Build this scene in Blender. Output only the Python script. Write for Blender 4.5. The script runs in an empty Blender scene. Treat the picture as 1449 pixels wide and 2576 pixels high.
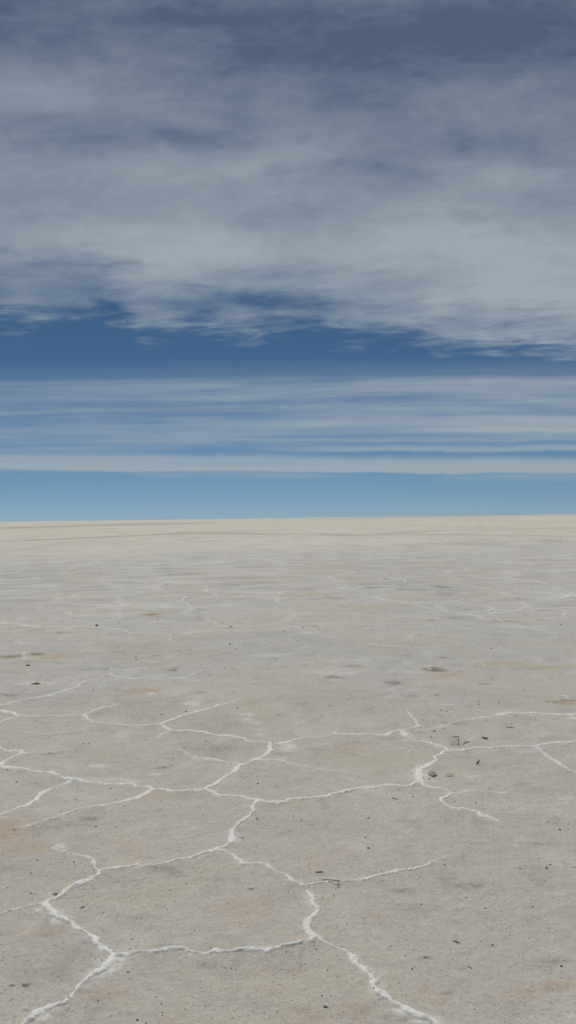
import bpy, math, random
import numpy as np
from mathutils import Vector, Matrix

# ------------------------------------------------------------------ scene
scn = bpy.context.scene
col = scn.collection
random.seed(7)
rng = np.random.default_rng(11)

H_EYE = 1.6
F = 2022.0                       # focal length, in pixels of a 1449 x 2576 view
PITCH = math.radians(0.43)
ROLL = math.radians(0.75)
fw = Vector((0, math.cos(PITCH), math.sin(PITCH)))
r0 = Vector((1, 0, 0))
u0 = Vector((0, -math.sin(PITCH), math.cos(PITCH)))
rt = r0 * math.cos(ROLL) - u0 * math.sin(ROLL)
up = u0 * math.cos(ROLL) + r0 * math.sin(ROLL)

cam_d = bpy.data.cameras.new('camera')
cam = bpy.data.objects.new('camera', cam_d)
col.objects.link(cam)
cam_d.sensor_fit = 'VERTICAL'
cam_d.angle_y = 2 * math.atan(1288.0 / F)
cam_d.clip_start = 0.05
cam_d.clip_end = 60000
M = Matrix.Identity(4)
for i in range(3):
    M[i][0] = rt[i]; M[i][1] = up[i]; M[i][2] = -fw[i]
M[2][3] = H_EYE
cam.matrix_world = M
scn.camera = cam

TILES = {1: (0, 1660.3), 2: (724.5, 1660.3), 3: (0, 2118.2), 4: (724.5, 2118.2), 5: (0, 1283.0), 6: (724.5, 1283.0)}


def ground(X, Y):
    """survey point: where a sight line meets the flat"""
    d = rt * ((X - 724.5) / F) + up * ((1288.0 - Y) / F) + fw
    t = H_EYE / max(-d.z, 1e-4)
    return d.x * t, d.y * t


def gt(tile, x, y):
    ox, oy = TILES[tile]
    return ground(ox + x * 0.5, oy + y * 0.5)


# ------------------------------------------------------------------ numpy noise
_perm = rng.permutation(4096).astype(np.int32)
_ang = (rng.random(4096) * 2 * np.pi).astype(np.float32)
_gx = np.cos(_ang); _gy = np.sin(_ang)
_rnd = rng.random(4096).astype(np.float32)
_rnd2 = rng.random(4096).astype(np.float32)


def _hash(ix, iy):
    return _perm[(_perm[ix & 4095] + iy) & 4095]


def perlin(x, y):
    xf = np.floor(x); yf = np.floor(y)
    fx = (x - xf).astype(np.float32); fy = (y - yf).astype(np.float32)
    ix = xf.astype(np.int64); iy = yf.astype(np.int64)
    ux = fx * fx * fx * (fx * (fx * 6 - 15) + 10)
    uy = fy * fy * fy * (fy * (fy * 6 - 15) + 10)

    def g(dx, dy):
        h = _hash(ix + dx, iy + dy)
        return _gx[h] * (fx - dx) + _gy[h] * (fy - dy)
    a = g(0, 0); b = g(1, 0); c = g(0, 1); d = g(1, 1)
    return (a + (b - a) * ux) * (1 - uy) + (c + (d - c) * ux) * uy


def fbm(x, y, s, octv=3, off=0.0):
    out = 0; amp = 1.0; f = 1.0 / s
    for k in range(octv):
        out = out + amp * perlin(x * f + off + 17.3 * k, y * f - off + 9.1 * k)
        amp *= 0.5; f *= 2.03
    return out


def sstep(a, b, x):
    t = np.clip((x - a) / (b - a), 0, 1)
    return t * t * (3 - 2 * t)


# ------------------------------------------------------------------ the surveyed salt ridges
# (tile, half width m, strength at start, strength at end, halo, points)
L = []


def ridge(tile, w, s0, s1, halo, pts, z=1.0):
    P = []
    for p in pts:
        tl = p[2] if len(p) > 2 else tile
        P.append(gt(tl, p[0], p[1]))
    L.append((w, s0, s1, halo, z, P))


ridge(1, .020, .75, .6, .3, [(-60, 245), (0, 232), (60, 215), (130, 203), (200, 188), (270, 170), (340, 150), (385, 135), (410, 115), (425, 102)])
ridge(1, .018, .3, .3, .3, [(425, 102), (480, 98), (560, 93), (605, 87)])
ridge(1, .022, .5, .7, .3, [(545, 65), (575, 80), (605, 87), (680, 92), (760, 95), (840, 96), (905, 90), (950, 82), (968, 68)])
ridge(1, .020, .6, .2, .3, [(905, 90), (960, 98), (1000, 108), (1050, 113)])
ridge(1, .022, .8, .8, .3, [(-60, 258), (0, 262), (60, 268), (105, 284)])
ridge(1, .022, .8, .7, .3, [(-60, 330), (0, 318), (50, 300), (105, 284)])
ridge(1, .018, .6, .55, .4, [(105, 284), (180, 286), (260, 284), (340, 280), (420, 275), (470, 258), (520, 240), (580, 230), (600, 222)])
ridge(1, .020, .6, .85, .4, [(420, 275), (445, 300), (480, 313), (560, 320), (640, 326), (720, 330), (800, 325)])
ridge(1, .024, .95, .5, .5, [(800, 325), (850, 308), (910, 285), (960, 265), (1010, 255), (1060, 243), (1110, 225), (1160, 212), (1200, 206)])
ridge(1, .020, .8, .35, .5, [(805, 325), (835, 342), (860, 355), (830, 372), (785, 390)])
ridge(1, .021, .85, .85, .5, [(860, 355), (910, 358), (960, 355), (1010, 365), (1080, 377), (1160, 382), (1215, 395), (1250, 408), (1310, 412), (1365, 418)])
ridge(1, .019, .7, .8, .6, [(1365, 418), (1400, 421), (1440, 415), (60, 395, 2), (150, 386, 2), (230, 379, 2), (300, 378, 2), (380, 375, 2), (440, 377, 2), (490, 383, 2)])
ridge(1, .022, .8, 1, .6, [(1365, 418), (1355, 450), (1340, 480), (1300, 500), (1250, 520), (1200, 545), (1150, 580), (1110, 610), (1070, 635), (1030, 655)])
ridge(1, .018, .3, .7, .7, [(905, 450), (950, 478), (990, 492), (1050, 500), (1120, 515), (1200, 520), (1225, 532)])
ridge(1, .018, .6, .2, .5, [(1310, 500), (1380, 507), (1445, 513), (60, 530, 2), (130, 543, 2), (200, 550, 2), (300, 558, 2)])
ridge(1, .020, 1, .95, .4, [(-60, 530), (0, 540), (60, 548), (140, 555), (200, 570), (265, 573), (300, 590), (355, 605)])
ridge(1, .021, .8, .8, .4, [(0, 538), (30, 515), (70, 495), (110, 478)])
ridge(1, .016, .7, .15, .4, [(110, 478), (180, 470), (250, 470), (330, 455), (380, 445)])
ridge(1, .018, .7, .7, .4, [(-60, 430), (0, 450), (30, 463), (100, 470), (115, 478)])
ridge(1, .019, .9, .4, .4, [(355, 605), (410, 612), (470, 620), (540, 612), (600, 606), (640, 612), (700, 620)])
ridge(1, .016, .7, .9, .4, [(470, 620), (560, 630), (640, 630), (700, 638), (750, 645), (780, 660)])
ridge(1, .020, .7, .85, .6, [(355, 605), (320, 628), (270, 650), (215, 678), (180, 710), (130, 738), (80, 755), (0, 785), (-60, 800)])
ridge(1, .020, .85, .8, .5, [(780, 660), (740, 680), (690, 700), (620, 715), (540, 735), (480, 742), (410, 750), (360, 765), (310, 785), (260, 800), (230, 810)])
ridge(1, .018, .6, .25, .5, [(230, 810), (180, 830), (110, 848)])
ridge(1, .019, .9, .9, .4, [(780, 660), (850, 664), (920, 667), (980, 663), (1030, 658)])
ridge(1, .019, 1, 1, .6, [(1030, 658), (1070, 672), (1110, 688), (1170, 690), (1220, 700), (1260, 712), (1310, 715), (1380, 722), (1446, 718), (60, 708, 2), (130, 700, 2), (200, 692, 2), (240, 680, 2), (300, 665, 2), (360, 655, 2), (420, 655, 2), (480, 645, 2), (540, 635, 2), (600, 635, 2), (640, 625, 2), (665, 622, 2)])
ridge(1, .018, 1, 1, .9, [(1300, 718), (1280, 735), (1265, 765), (1230, 805), (1190, 840), (1160, 865), (1165, 890), (1162, 914), (1130, 25, 3), (1090, 50, 3), (1060, 68, 3), (1000, 85, 3), (950, 97, 3), (890, 103, 3), (840, 120, 3), (790, 128, 3), (740, 130, 3), (680, 135, 3), (620, 145, 3), (560, 150, 3), (510, 155, 3)])
ridge(3, .017, 1, .9, .6, [(510, 155), (490, 180), (460, 200), (410, 215), (360, 232), (330, 252), (290, 278), (240, 295), (220, 310)])
ridge(3, .013, .85, .3, .6, [(505, 156), (485, 148), (485, 125), (470, 100), (440, 85), (400, 70), (340, 62), (310, 40), (290, 20)])
ridge(3, .014, .8, .9, .6, [(-80, 372), (0, 358), (60, 345), (130, 330), (190, 318), (215, 312)])
ridge(3, .018, 1, .9, 1., [(215, 312), (250, 335), (280, 365), (295, 395), (330, 415), (380, 440), (430, 468), (465, 495), (490, 520), (530, 548), (585, 572)])
ridge(3, .018, 1, 1, .9, [(585, 572), (560, 605), (520, 650), (470, 680), (430, 715), (380, 755), (330, 800), (280, 825), (220, 855), (180, 890), (140, 912), (80, 950), (0, 990)])
ridge(3, .014, .9, 1, .6, [(590, 578), (640, 572), (700, 562), (760, 558), (820, 552), (880, 545), (920, 545), (950, 562), (1000, 572), (1040, 570), (1110, 560), (1180, 550), (1230, 535), (1300, 543), (1350, 548), (1400, 538), (1446, 525), (40, 518, 4), (90, 508, 4), (125, 500, 4)])
ridge(3, .018, .95, 1, .6, [(1110, 45), (1135, 55), (1165, 70), (1180, 90), (1225, 115), (1270, 113), (1320, 120), (1360, 145), (1410, 158), (1446, 185), (30, 212, 4), (62, 232, 4)])
ridge(4, .014, .8, .9, .5, [(90, 235), (130, 218), (190, 212), (260, 203), (330, 200), (400, 197), (450, 185), (500, 175), (550, 158), (590, 155), (640, 152), (690, 138), (710, 125)])
ridge(4, .014, .6, .1, .5, [(710, 120), (740, 95), (780, 80), (830, 77)])
ridge(4, .020, .9, .8, 1., [(105, 268), (125, 290), (120, 320), (135, 345), (110, 380), (85, 405), (75, 430), (90, 455), (100, 475), (105, 500)])
ridge(4, .017, .9, 1, .9, [(125, 500), (170, 508), (210, 530), (250, 550), (290, 580), (315, 605), (340, 635), (380, 665), (410, 700), (430, 740), (470, 775), (520, 810), (570, 845), (620, 875), (660, 900), (690, 916), (760, 960), (850, 1000)])
ridge(2, .024, 1, .9, 1., [(665, 622), (655, 590), (665, 555), (700, 535), (740, 510), (755, 480), (780, 465), (810, 460)])
ridge(2, .018, .95, .25, .5, [(665, 622), (690, 640), (740, 650), (790, 660), (830, 675), (900, 672), (960, 665), (1020, 667), (1090, 670)])
ridge(2, .017, .8, .7, .6, [(820, 680), (785, 700), (780, 720), (810, 745), (870, 755), (930, 765), (980, 790), (1040, 808), (1080, 825)])
ridge(2, .018, .9, .8, .5, [(810, 460), (880, 455), (950, 452), (1020, 450), (1090, 445), (1170, 442), (1240, 438), (1300, 430), (1370, 420), (1449, 415), (1560, 408)])
ridge(2, .016, .5, .8, .4, [(1240, 440), (1280, 470), (1330, 500), (1370, 530), (1410, 558), (1449, 572), (1540, 610)])
ridge(2, .024, .8, .9, 1., [(810, 460), (780, 445), (720, 425), (670, 410), (620, 395), (585, 385), (575, 360)])
ridge(2, .018, .8, .8, .6, [(490, 383), (530, 365), (580, 350), (640, 345), (655, 335)])
ridge(2, .011, .8, .6, .2, [(655, 335), (640, 318), (630, 300), (618, 280), (600, 262)])
ridge(2, .026, .2, .7, 1., [(640, 358), (720, 350), (800, 335), (870, 310), (950, 300), (1020, 292), (1080, 280)])
ridge(2, .026, .75, .8, .7, [(1080, 280), (1160, 275), (1260, 275), (1340, 280), (1449, 280), (1560, 284)])
ridge(2, .012, .5, .4, .1, [(1395, 178), (1410, 195), (1425, 203)])
ridge(2, .014, .3, .5, .1, [(715, 215), (725, 230), (830, 229)])
ridge(2, .010, .4, .5, .1, [(240, 345), (245, 360), (230, 375)])
ridge(6, .018, .2, .5, .1, [(920, 775), (945, 762), (990, 755), (1010, 755)])
ridge(6, .016, .4, .2, .1, [(975, 772), (990, 785), (1040, 790)])
ridge(1, .018, .3, .3, .8, [(110, 368), (170, 370), (230, 375), (320, 365), (400, 350), (430, 340)])
ridge(1, .018, .3, .1, .8, [(320, 215), (380, 210), (440, 203)])
# middle distance: thin faint lines
for w, s, pts in [
    (.030, .6, [(70, 500), (150, 475), (230, 468), (310, 463), (360, 472), (450, 478), (560, 480), (700, 468), (900, 465)]),
    (.030, .4, [(310, 520), (400, 510), (500, 492), (700, 490), (900, 490)]),
    (.030, .5, [(600, 492), (625, 475)]), (.030, .45, [(340, 515), (370, 528), (430, 532)]),
    (.032, .55, [(240, 606), (300, 600), (380, 588), (480, 588), (570, 596), (630, 605), (655, 617), (760, 620), (900, 620), (1000, 613), (1130, 605), (1300, 608), (1449, 600)]),
    (.030, .7, [(1038, 400), (1044, 413)]), (.030, .7, [(915, 455), (935, 435)]), (.03, .5, [(925, 465), (960, 480)]),
    (.026, .5, [(75, 660), (110, 670), (200, 672)]),
    (.014, .6, [(125, 715), (118, 735), (130, 750), (200, 753), (300, 757), (440, 760)]),
    (.06, .5, [(0, 385), (100, 382), (200, 375), (300, 370)]), (.10, .5, [(-50, 240), (150, 243), (350, 235)]),
    (.08, .5, [(1340, 255), (1380, 242), (1449, 232)]), (.07, .4, [(300, 320), (420, 305), (500, 300)]),
    (.08, .4, [(960, 275), (1050, 270), (1140, 262), (1280, 262)]), (.06, .35, [(600, 375), (800, 370), (1000, 362)]),
    (.06, .35, [(1100, 350), (1250, 352), (1449, 345)]), (.04, .4, [(0, 590), (120, 580), (250, 570)]),
    (.04, .3, [(850, 660), (860, 640), (840, 620)]),
]:
    ridge(5, w * .8, s * .95, s * .8, .3, pts, .5)
for w, s, pts in [
    (.034, .55, [(470, 450), (560, 460), (640, 478), (720, 497), (780, 503), (900, 512), (1000, 507), (1035, 495), (1000, 482), (920, 475), (820, 462), (700, 468), (640, 472)]),
    (.032, .6, [(1035, 500), (1150, 503), (1220, 502), (1300, 495), (1449, 490)]), (.034, .5, [(820, 462), (880, 450)]),
    (.034, .7, [(1250, 445), (1350, 444), (1400, 440), (1408, 430), (1370, 420), (1300, 412)]),
    (.034, .45, [(810, 358), (880, 372), (960, 385), (1030, 400)]), (.03, .45, [(600, 640), (640, 625), (680, 632)]),
    (.034, .6, [(582, 350), (592, 366)]), (.034, .5, [(205, 335), (230, 348)]), (.034, .5, [(1340, 368), (1449, 378)]),
    (.034, .3, [(200, 572), (380, 575), (560, 572), (700, 560)]), (.04, .35, [(0, 515), (150, 518), (300, 520), (420, 530)]),
    (.06, .4, [(560, 325), (700, 322), (820, 316)]), (.07, .4, [(0, 260), (120, 262), (260, 268)]), (.07, .4, [(840, 222), (930, 220), (1040, 228)]),
    (.10, .3, [(300, 225), (420, 223), (560, 218)]), (.035, .35, [(400, 670), (520, 685), (700, 690), (820, 700)]),
]:
    ridge(6, w * .8, s * .95, s * .8, .3, pts, .5)

# mineral patches, plus shade painted into the pits: (tile, x, y, half width, half height, kind, strength)   kinds: salt rust dark tan pit
PATCH = [
    (2, 15, 440, 60, 40, 'salt', .6), (2, 420, 645, 60, 14, 'salt', .7), (2, 405, 705, 40, 9, 'salt', .4),
    (2, 600, 395, 60, 18, 'salt', .5), (2, 925, 585, 50, 14, 'salt', .5), (2, 740, 730, 40, 8, 'salt', .4), (2, 470, 795, 50, 7, 'salt', .35),
    (1, 160, 115, 90, 10, 'salt', .8), (1, 300, 117, 80, 9, 'salt', .7), (1, 500, 125, 75, 11, 'salt', .55), (1, 610, 140, 40, 10, 'salt', .6),
    (1, 780, 166, 38, 8, 'salt', .7), (1, 975, 218, 50, 12, 'salt', .7), (1, 1235, 278, 45, 14, 'salt', .8), (1, 1280, 325, 30, 18, 'salt', .8), (1, 1310, 368, 26, 12, 'salt', .8), (1, 1255, 300, 40, 30, 'salt', .6), (1, 1295, 345, 30, 26, 'salt', .6),
    (1, 510, 532, 70, 9, 'salt', .75), (1, 720, 530, 45, 12, 'salt', .45), (1, 600, 570, 50, 9, 'salt', .5), (1, 770, 575, 32, 7, 'salt', .7),
    (1, 495, 432, 50, 11, 'salt', .45), (1, 930, 465, 50, 12, 'salt', .45), (1, 370, 220, 70, 12, 'salt', .35), (1, 960, 848, 75, 11, 'salt', .4), (1, 340, 362, 90, 8, 'salt', .3),
    (1, 30, 800, 40, 14, 'salt', .7), (1, 1240, 740, 30, 16, 'salt', .5), (1, 200, 385, 30, 8, 'salt', .3), (1, 120, 365, 40, 7, 'salt', .3), (1, 690, 405, 60, 9, 'salt', .3),
    (3, 195, 335, 45, 18, 'salt', .9), (3, 290, 400, 40, 22, 'salt', .9), (3, 295, 28, 36, 16, 'salt', .9), (3, 540, 650, 50, 22, 'salt', .8), (3, 160, 900, 60, 16, 'salt', .9),
    (3, 1340, 548, 70, 14, 'salt', .8), (3, 980, 570, 50, 12, 'salt', .6), (3, 1440, 180, 30, 20, 'salt', .7), (3, 460, 505, 40, 20, 'salt', .4), (3, 1050, 105, 40, 7, 'salt', .4),
    (3, 230, 880, 60, 12, 'salt', .3), (3, 1000, 610, 90, 20, 'salt', .25), (3, 640, 620, 40, 14, 'salt', .3),
    (4, 120, 305, 26, 50, 'salt', .7), (4, 110, 475, 30, 16, 'salt', .8), (4, 325, 620, 30, 26, 'salt', .6), (4, 430, 720, 55, 45, 'salt', .55), (4, 570, 860, 70, 22, 'salt', .8),
    (4, 430, 182, 40, 12, 'salt', .8), (4, 450, 230, 45, 14, 'salt', .35), (4, 1425, 885, 50, 26, 'salt', .6), (4, 1370, 70, 120, 30, 'salt', .25), (4, 1050, 170, 120, 30, 'salt', .15),
    (4, 1290, 770, 150, 26, 'salt', .25), (4, 450, 800, 90, 40, 'salt', .2), (2, 1350, 770, 160, 50, 'salt', .3), (2, 1430, 300, 60, 12, 'salt', .6), (2, 1180, 640, 140, 30, 'salt', .15),
    (2, 200, 795, 100, 14, 'salt', .2), (2, 960, 590, 40, 9, 'salt', .4),
    (4, 1300, 60, 260, 110, 'salt', .42), (2, 1380, 720, 220, 110, 'salt', .42), (4, 1400, 250, 160, 90, 'salt', .36), (4, 1380, 830, 120, 60, 'salt', .36), (2, 1000, 900, 260, 60, 'salt', .26), (4, 700, 100, 300, 60, 'salt', .22), (2, 1180, 620, 260, 30, 'salt', .2), (1, 1330, 440, 60, 30, 'salt', .3), (2, 60, 470, 70, 22, 'salt', .5),
    (1, 560, 130, 260, 16, 'salt', .25), (1, 800, 250, 200, 14, 'salt', .2), (3, 1400, 560, 90, 20, 'salt', .3), (6, 900, 600, 300, 20, 'salt', .2), (5, 500, 610, 300, 14, 'salt', .2),
    (1, 200, 240, 200, 40, 'salt', .22), (1, 700, 480, 500, 60, 'salt', .18), (1, 300, 400, 280, 50, 'salt', .2), (1, 500, 180, 420, 30, 'salt', .22), (2, 300, 280, 300, 60, 'salt', .12), (2, 1000, 330, 300, 40, 'salt', .12), (5, 900, 760, 500, 40, 'salt', .15), (6, 500, 770, 500, 30, 'salt', .15),
    (1, 300, 200, 300, 40, 'dark', .22), (1, 700, 250, 200, 40, 'dark', .25), (1, 1100, 330, 200, 40, 'dark', .18), (2, 60, 470, 300, 30, 'dark', .12), (2, 300, 200, 300, 60, 'dark', .16), (2, 1000, 200, 300, 60, 'dark', .16), (6, 700, 700, 600, 60, 'dark', .16), (5, 900, 700, 500, 60, 'dark', .18), (5, 300, 320, 300, 40, 'dark', .15), (6, 600, 300, 600, 60, 'dark', .12),
    # rust / orange stains
    (1, 700, 152, 90, 14, 'rust', .8), (1, 690, 155, 40, 6, 'rust', .6), (1, 280, 265, 40, 9, 'rust', .6), (1, 30, 870, 110, 55, 'rust', .8), (1, 620, 905, 110, 16, 'rust', .2),
    (1, 555, 640, 40, 12, 'rust', .3), (3, 150, 30, 160, 30, 'rust', .6), (3, 735, 85, 55, 10, 'rust', .8), (3, 1240, 330, 150, 60, 'rust', .35), (3, 560, 500, 60, 22, 'rust', .35), (3, 200, 450, 130, 50, 'rust', .25),
    (3, 430, 775, 60, 24, 'rust', .4), (3, 1070, 430, 60, 20, 'rust', .35), (3, 1350, 740, 80, 30, 'rust', .25), (3, 850, 880, 140, 30, 'rust', .25), (3, 1330, 650, 90, 26, 'rust', .25), (3, 60, 700, 60, 20, 'rust', .25),
    (4, 430, 370, 40, 20, 'rust', .6), (4, 160, 330, 40, 50, 'rust', .4), (4, 1350, 720, 80, 22, 'rust', .6), (4, 1190, 760, 90, 24, 'rust', .45), (4, 760, 820, 60, 14, 'rust', .45), (4, 1400, 340, 80, 14, 'rust', .3),
    (4, 350, 860, 60, 40, 'rust', .5), (4, 60, 870, 100, 50, 'rust', .4), (4, 590, 350, 60, 12, 'rust', .3), (4, 140, 225, 60, 26, 'rust', .3), (4, 1010, 492, 40, 9, 'rust', .4), (4, 870, 570, 60, 16, 'rust', .3), (4, 30, 650, 60, 30, 'rust', .3),
    (2, 260, 435, 110, 16, 'rust', .45), (2, 60, 200, 220, 50, 'rust', .12), (5, 770, 528, 55, 7, 'rust', 1.), (5, 220, 600, 60, 6, 'tan', .8), (5, 240, 738, 100, 16, 'tan', 1.), (5, 260, 750, 90, 8, 'rust', .5), (5, 50, 742, 50, 10, 'tan', .9),
    (5, 780, 520, 60, 14, 'tan', .6), (5, 110, 810, 120, 12, 'tan', .4), (5, 1400, 430, 60, 5, 'rust', .4), (5, 1290, 362, 160, 12, 'rust', .35), (5, 420, 440, 100, 9, 'tan', .4),
    (2, 1080, 20, 130, 13, 'tan', .9), (2, 1280, 36, 130, 10, 'tan', .9), (2, 1390, 218, 70, 14, 'tan', 1.), (2, 1410, 222, 50, 8, 'rust', .8), (2, 800, 85, 110, 16, 'tan', .6), (2, 770, 68, 80, 7, 'rust', .6),
    (6, 780, 743, 24, 5, 'rust', 1.), (6, 780, 743, 26, 5, 'dark', .7), (6, 820, 290, 60, 4, 'tan', .7), (6, 430, 487, 160, 14, 'tan', .55), (6, 110, 420, 150, 12, 'rust', .4), (6, 950, 368, 90, 12, 'rust', .35), (6, 300, 355, 60, 5, 'tan', .6),  # the dark patch paints shade into a small brown hollow
    (6, 1080, 560, 75, 8, 'tan', .8), (6, 200, 290, 200, 30, 'rust', .25), (2, 500, 500, 400, 60, 'tan', .25), (2, 700, 360, 110, 30, 'tan', .3), (1, 1330, 250, 140, 60, 'tan', .3),
    # dark damp / dirt, and painted shade in the brown pits
    (1, 70, 175, 80, 9, 'dark', .8), (1, 30, 60, 60, 10, 'dark', .3), (1, 1080, 445, 130, 42, 'dark', .4), (1, 680, 220, 180, 40, 'dark', .3), (1, 840, 200, 110, 20, 'dark', .35), (1, 1060, 300, 110, 30, 'dark', .25),
    (1, 530, 42, 26, 6, 'dark', .8), (1, 875, 48, 26, 6, 'dark', 1.), (1, 1015, 162, 36, 7, 'dark', .6), (1, 450, 45, 60, 5, 'dark', .5), (1, 130, 205, 50, 7, 'dark', .6), (1, 50, 218, 40, 5, 'dark', .7), (1, 255, 475, 45, 6, 'dark', .8),
    (1, 450, 800, 45, 8, 'dark', .9), (1, 815, 542, 28, 5, 'dark', .7), (1, 980, 450, 26, 5, 'dark', .6), (1, 680, 395, 40, 5, 'dark', .3), (1, 250, 830, 160, 40, 'dark', .25),
    (2, 740, 52, 55, 6, 'pit', 1.), (2, 745, 52, 60, 7, 'dark', .8), (2, 325, 30, 50, 5, 'dark', .8), (2, 235, 85, 60, 7, 'dark', .8), (2, 525, 113, 45, 9, 'dark', .8), (2, 630, 183, 45, 9, 'dark', .55), (2, 990, 119, 45, 5, 'dark', .9),  # dark over the pit paints the shade of its far wall
    (2, 80, 25, 20, 5, 'dark', .6), (2, 85, 218, 60, 5, 'dark', .4), (2, 400, 240, 45, 20, 'dark', .25), (2, 870, 325, 50, 10, 'dark', .45), (2, 150, 445, 100, 15, 'dark', .4), (2, 330, 420, 90, 10, 'dark', .3), (2, 1330, 212, 60, 6, 'dark', .7), (2, 1400, 205, 40, 6, 'dark', .7),
    (2, 640, 365, 60, 6, 'dark', .3), (2, 850, 420, 45, 18, 'dark', .35), (2, 1240, 45, 40, 5, 'dark', .5), (2, 120, 828, 18, 6, 'dark', .6), (2, 550, 700, 16, 4, 'dark', .4), (2, 1400, 250, 60, 30, 'dark', .15),
    (5, 190, 726, 50, 6, 'pit', .8), (5, 55, 738, 50, 7, 'pit', .5), (5, 190, 727, 40, 6, 'dark', .7), (5, 65, 737, 40, 6, 'dark', .7), (5, 880, 325, 60, 5, 'dark', .6), (5, 75, 342, 45, 5, 'dark', .6), (5, 940, 320, 60, 4, 'dark', .4),  # dark over these two pits is their inner shade, painted on
    (5, 765, 526, 26, 5, 'dark', .8), (5, 300, 617, 26, 4, 'dark', .7), (5, 40, 657, 40, 3, 'dark', .6), (5, 560, 680, 110, 20, 'dark', .3), (5, 720, 696, 25, 4, 'dark', .7), (5, 790, 730, 36, 6, 'dark', .6), (5, 610, 716, 26, 4, 'dark', .7),
    (5, 1380, 620, 120, 18, 'dark', .25), (5, 120, 140, 20, 2.5, 'dark', .7), (5, 920, 109, 30, 2, 'dark', .7), (5, 550, 93, 30, 2, 'dark', .6), (5, 1060, 156, 90, 4, 'dark', .35), (5, 480, 386, 40, 4, 'dark', .4), (5, 540, 792, 90, 5, 'dark', .5), (5, 850, 800, 60, 5, 'dark', .5), (5, 840, 373, 14, 3, 'dark', .7),
    (6, 425, 391, 40, 5, 'dark', .9), (6, 560, 398, 30, 3, 'dark', .9), (6, 640, 400, 80, 4, 'dark', .85), (6, 768, 387, 52, 6, 'dark', 1.), (6, 495, 345, 20, 3, 'dark', .9), (6, 575, 377, 26, 4, 'dark', .6), (6, 628, 355, 20, 2.5, 'dark', .7),
    (6, 222, 442, 48, 7, 'dark', .5), (6, 835, 542, 50, 12, 'dark', .65), (6, 910, 547, 50, 8, 'dark', .4), (6, 270, 484, 24, 4, 'dark', .5), (6, 370, 453, 26, 4, 'dark', .5), (6, 1080, 557, 75, 7, 'dark', .4), (6, 1165, 450, 50, 6, 'dark', .45),
    (6, 720, 556, 26, 4, 'dark', .7), (6, 80, 580, 24, 3, 'dark', .7), (6, 148, 588, 20, 3, 'dark', .7), (6, 925, 584, 32, 5, 'dark', .5), (6, 1100, 628, 30, 5, 'dark', .5), (6, 658, 630, 22, 5, 'dark', .6), (6, 650, 681, 50, 5, 'dark', .6), (6, 830, 680, 26, 3, 'dark', .9),
    (6, 120, 658, 110, 24, 'dark', .3), (6, 590, 735, 50, 8, 'dark', .5), (6, 335, 786, 55, 5, 'dark', .7), (6, 20, 708, 30, 4, 'dark', .5), (6, 135, 713, 30, 4, 'dark', .4), (6, 975, 644, 26, 4, 'dark', .6), (6, 1280, 502, 40, 5, 'dark', .4), (6, 1360, 650, 120, 24, 'dark', .2),
    (6, 500, 248, 40, 3, 'dark', .5), (6, 930, 243, 110, 3, 'dark', .4), (6, 1200, 250, 60, 3, 'dark', .4), (6, 300, 184, 120, 8, 'dark', .35), (6, 900, 165, 200, 10, 'dark', .45), (6, 1330, 155, 120, 8, 'dark', .4), (6, 620, 178, 110, 7, 'dark', .4),
    (6, 960, 88, 20, 2, 'dark', .9), (6, 1060, 87, 16, 2, 'dark', .8), (6, 1145, 85, 18, 2, 'dark', .9), (6, 1195, 27, 22, 1.5, 'dark', .8), (6, 265, 170, 20, 2, 'dark', .7), (6, 990, 88, 12, 1.6, 'dark', .8),
    (3, 128, 715, 36, 14, 'dark', .8), (3, 60, 717, 26, 9, 'dark', .7), (3, 120, 860, 40, 10, 'dark', .4), (3, 820, 526, 60, 6, 'dark', .5), (3, 820, 138, 60, 9, 'dark', .5), (3, 30, 60, 60, 16, 'dark', .2), (3, 1400, 880, 30, 10, 'dark', .5), (3, 1390, 555, 80, 8, 'dark', .35), (3, 360, 190, 70, 9, 'dark', .3), (3, 430, 725, 26, 10, 'dark', .35),
    (3, 770, 270, 130, 14, 'dark', .2), (3, 1130, 190, 90, 10, 'dark', .25), (3, 160, 620, 200, 80, 'dark', .15),
    (4, 60, 530, 70, 12, 'dark', .35), (4, 915, 222, 90, 17, 'dark', .55), (4, 565, 250, 50, 9, 'dark', .65), (4, 1262, 12, 60, 10, 'dark', .6), (4, 700, 587, 38, 9, 'dark', .7), (4, 160, 165, 50, 14, 'dark', .4), (4, 800, 766, 24, 10, 'dark', .5), (4, 780, 190, 60, 8, 'dark', .3),
    (4, 430, 490, 60, 14, 'dark', .2), (4, 600, 325, 70, 7, 'dark', .35), (4, 350, 480, 40, 8, 'dark', .25), (4, 1340, 600, 90, 10, 'dark', .3), (4, 290, 210, 60, 8, 'dark', .2), (4, 1230, 750, 90, 9, 'dark', .25), (4, 480, 900, 50, 12, 'dark', .25), (4, 600, 905, 30, 8, 'dark', .4), (4, 900, 640, 50, 12, 'dark', .25),
    (4, 400, 200, 50, 12, 'dark', .2), (4, 860, 100, 120, 20, 'dark', .12), (4, 1000, 240, 160, 30, 'dark', .15),
]
# wheel tracks far out on the flat
TRACK = [
    (5, .7, [(-100, 96), (0, 92), (200, 85), (400, 81), (560, 77), (860, 67)]),
    (5, .75, [(-100, 163), (0, 158), (200, 150), (400, 142), (600, 132), (800, 125), (950, 115), (1100, 117), (1200, 121), (1440, 122)]),
    (5, .35, [(1000, 112), (1200, 106), (1449, 98)]),
    (6, .6, [(0, 122), (150, 120), (300, 130), (560, 122), (700, 122), (860, 122)]),
    (6, .4, [(500, 120), (700, 104), (1000, 98), (1449, 90)]),
    (6, .5, [(700, 125), (900, 125), (1200, 128), (1449, 133)]),
    (6, .35, [(0, 50), (400, 44), (900, 34), (1449, 26)]),
]

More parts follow.
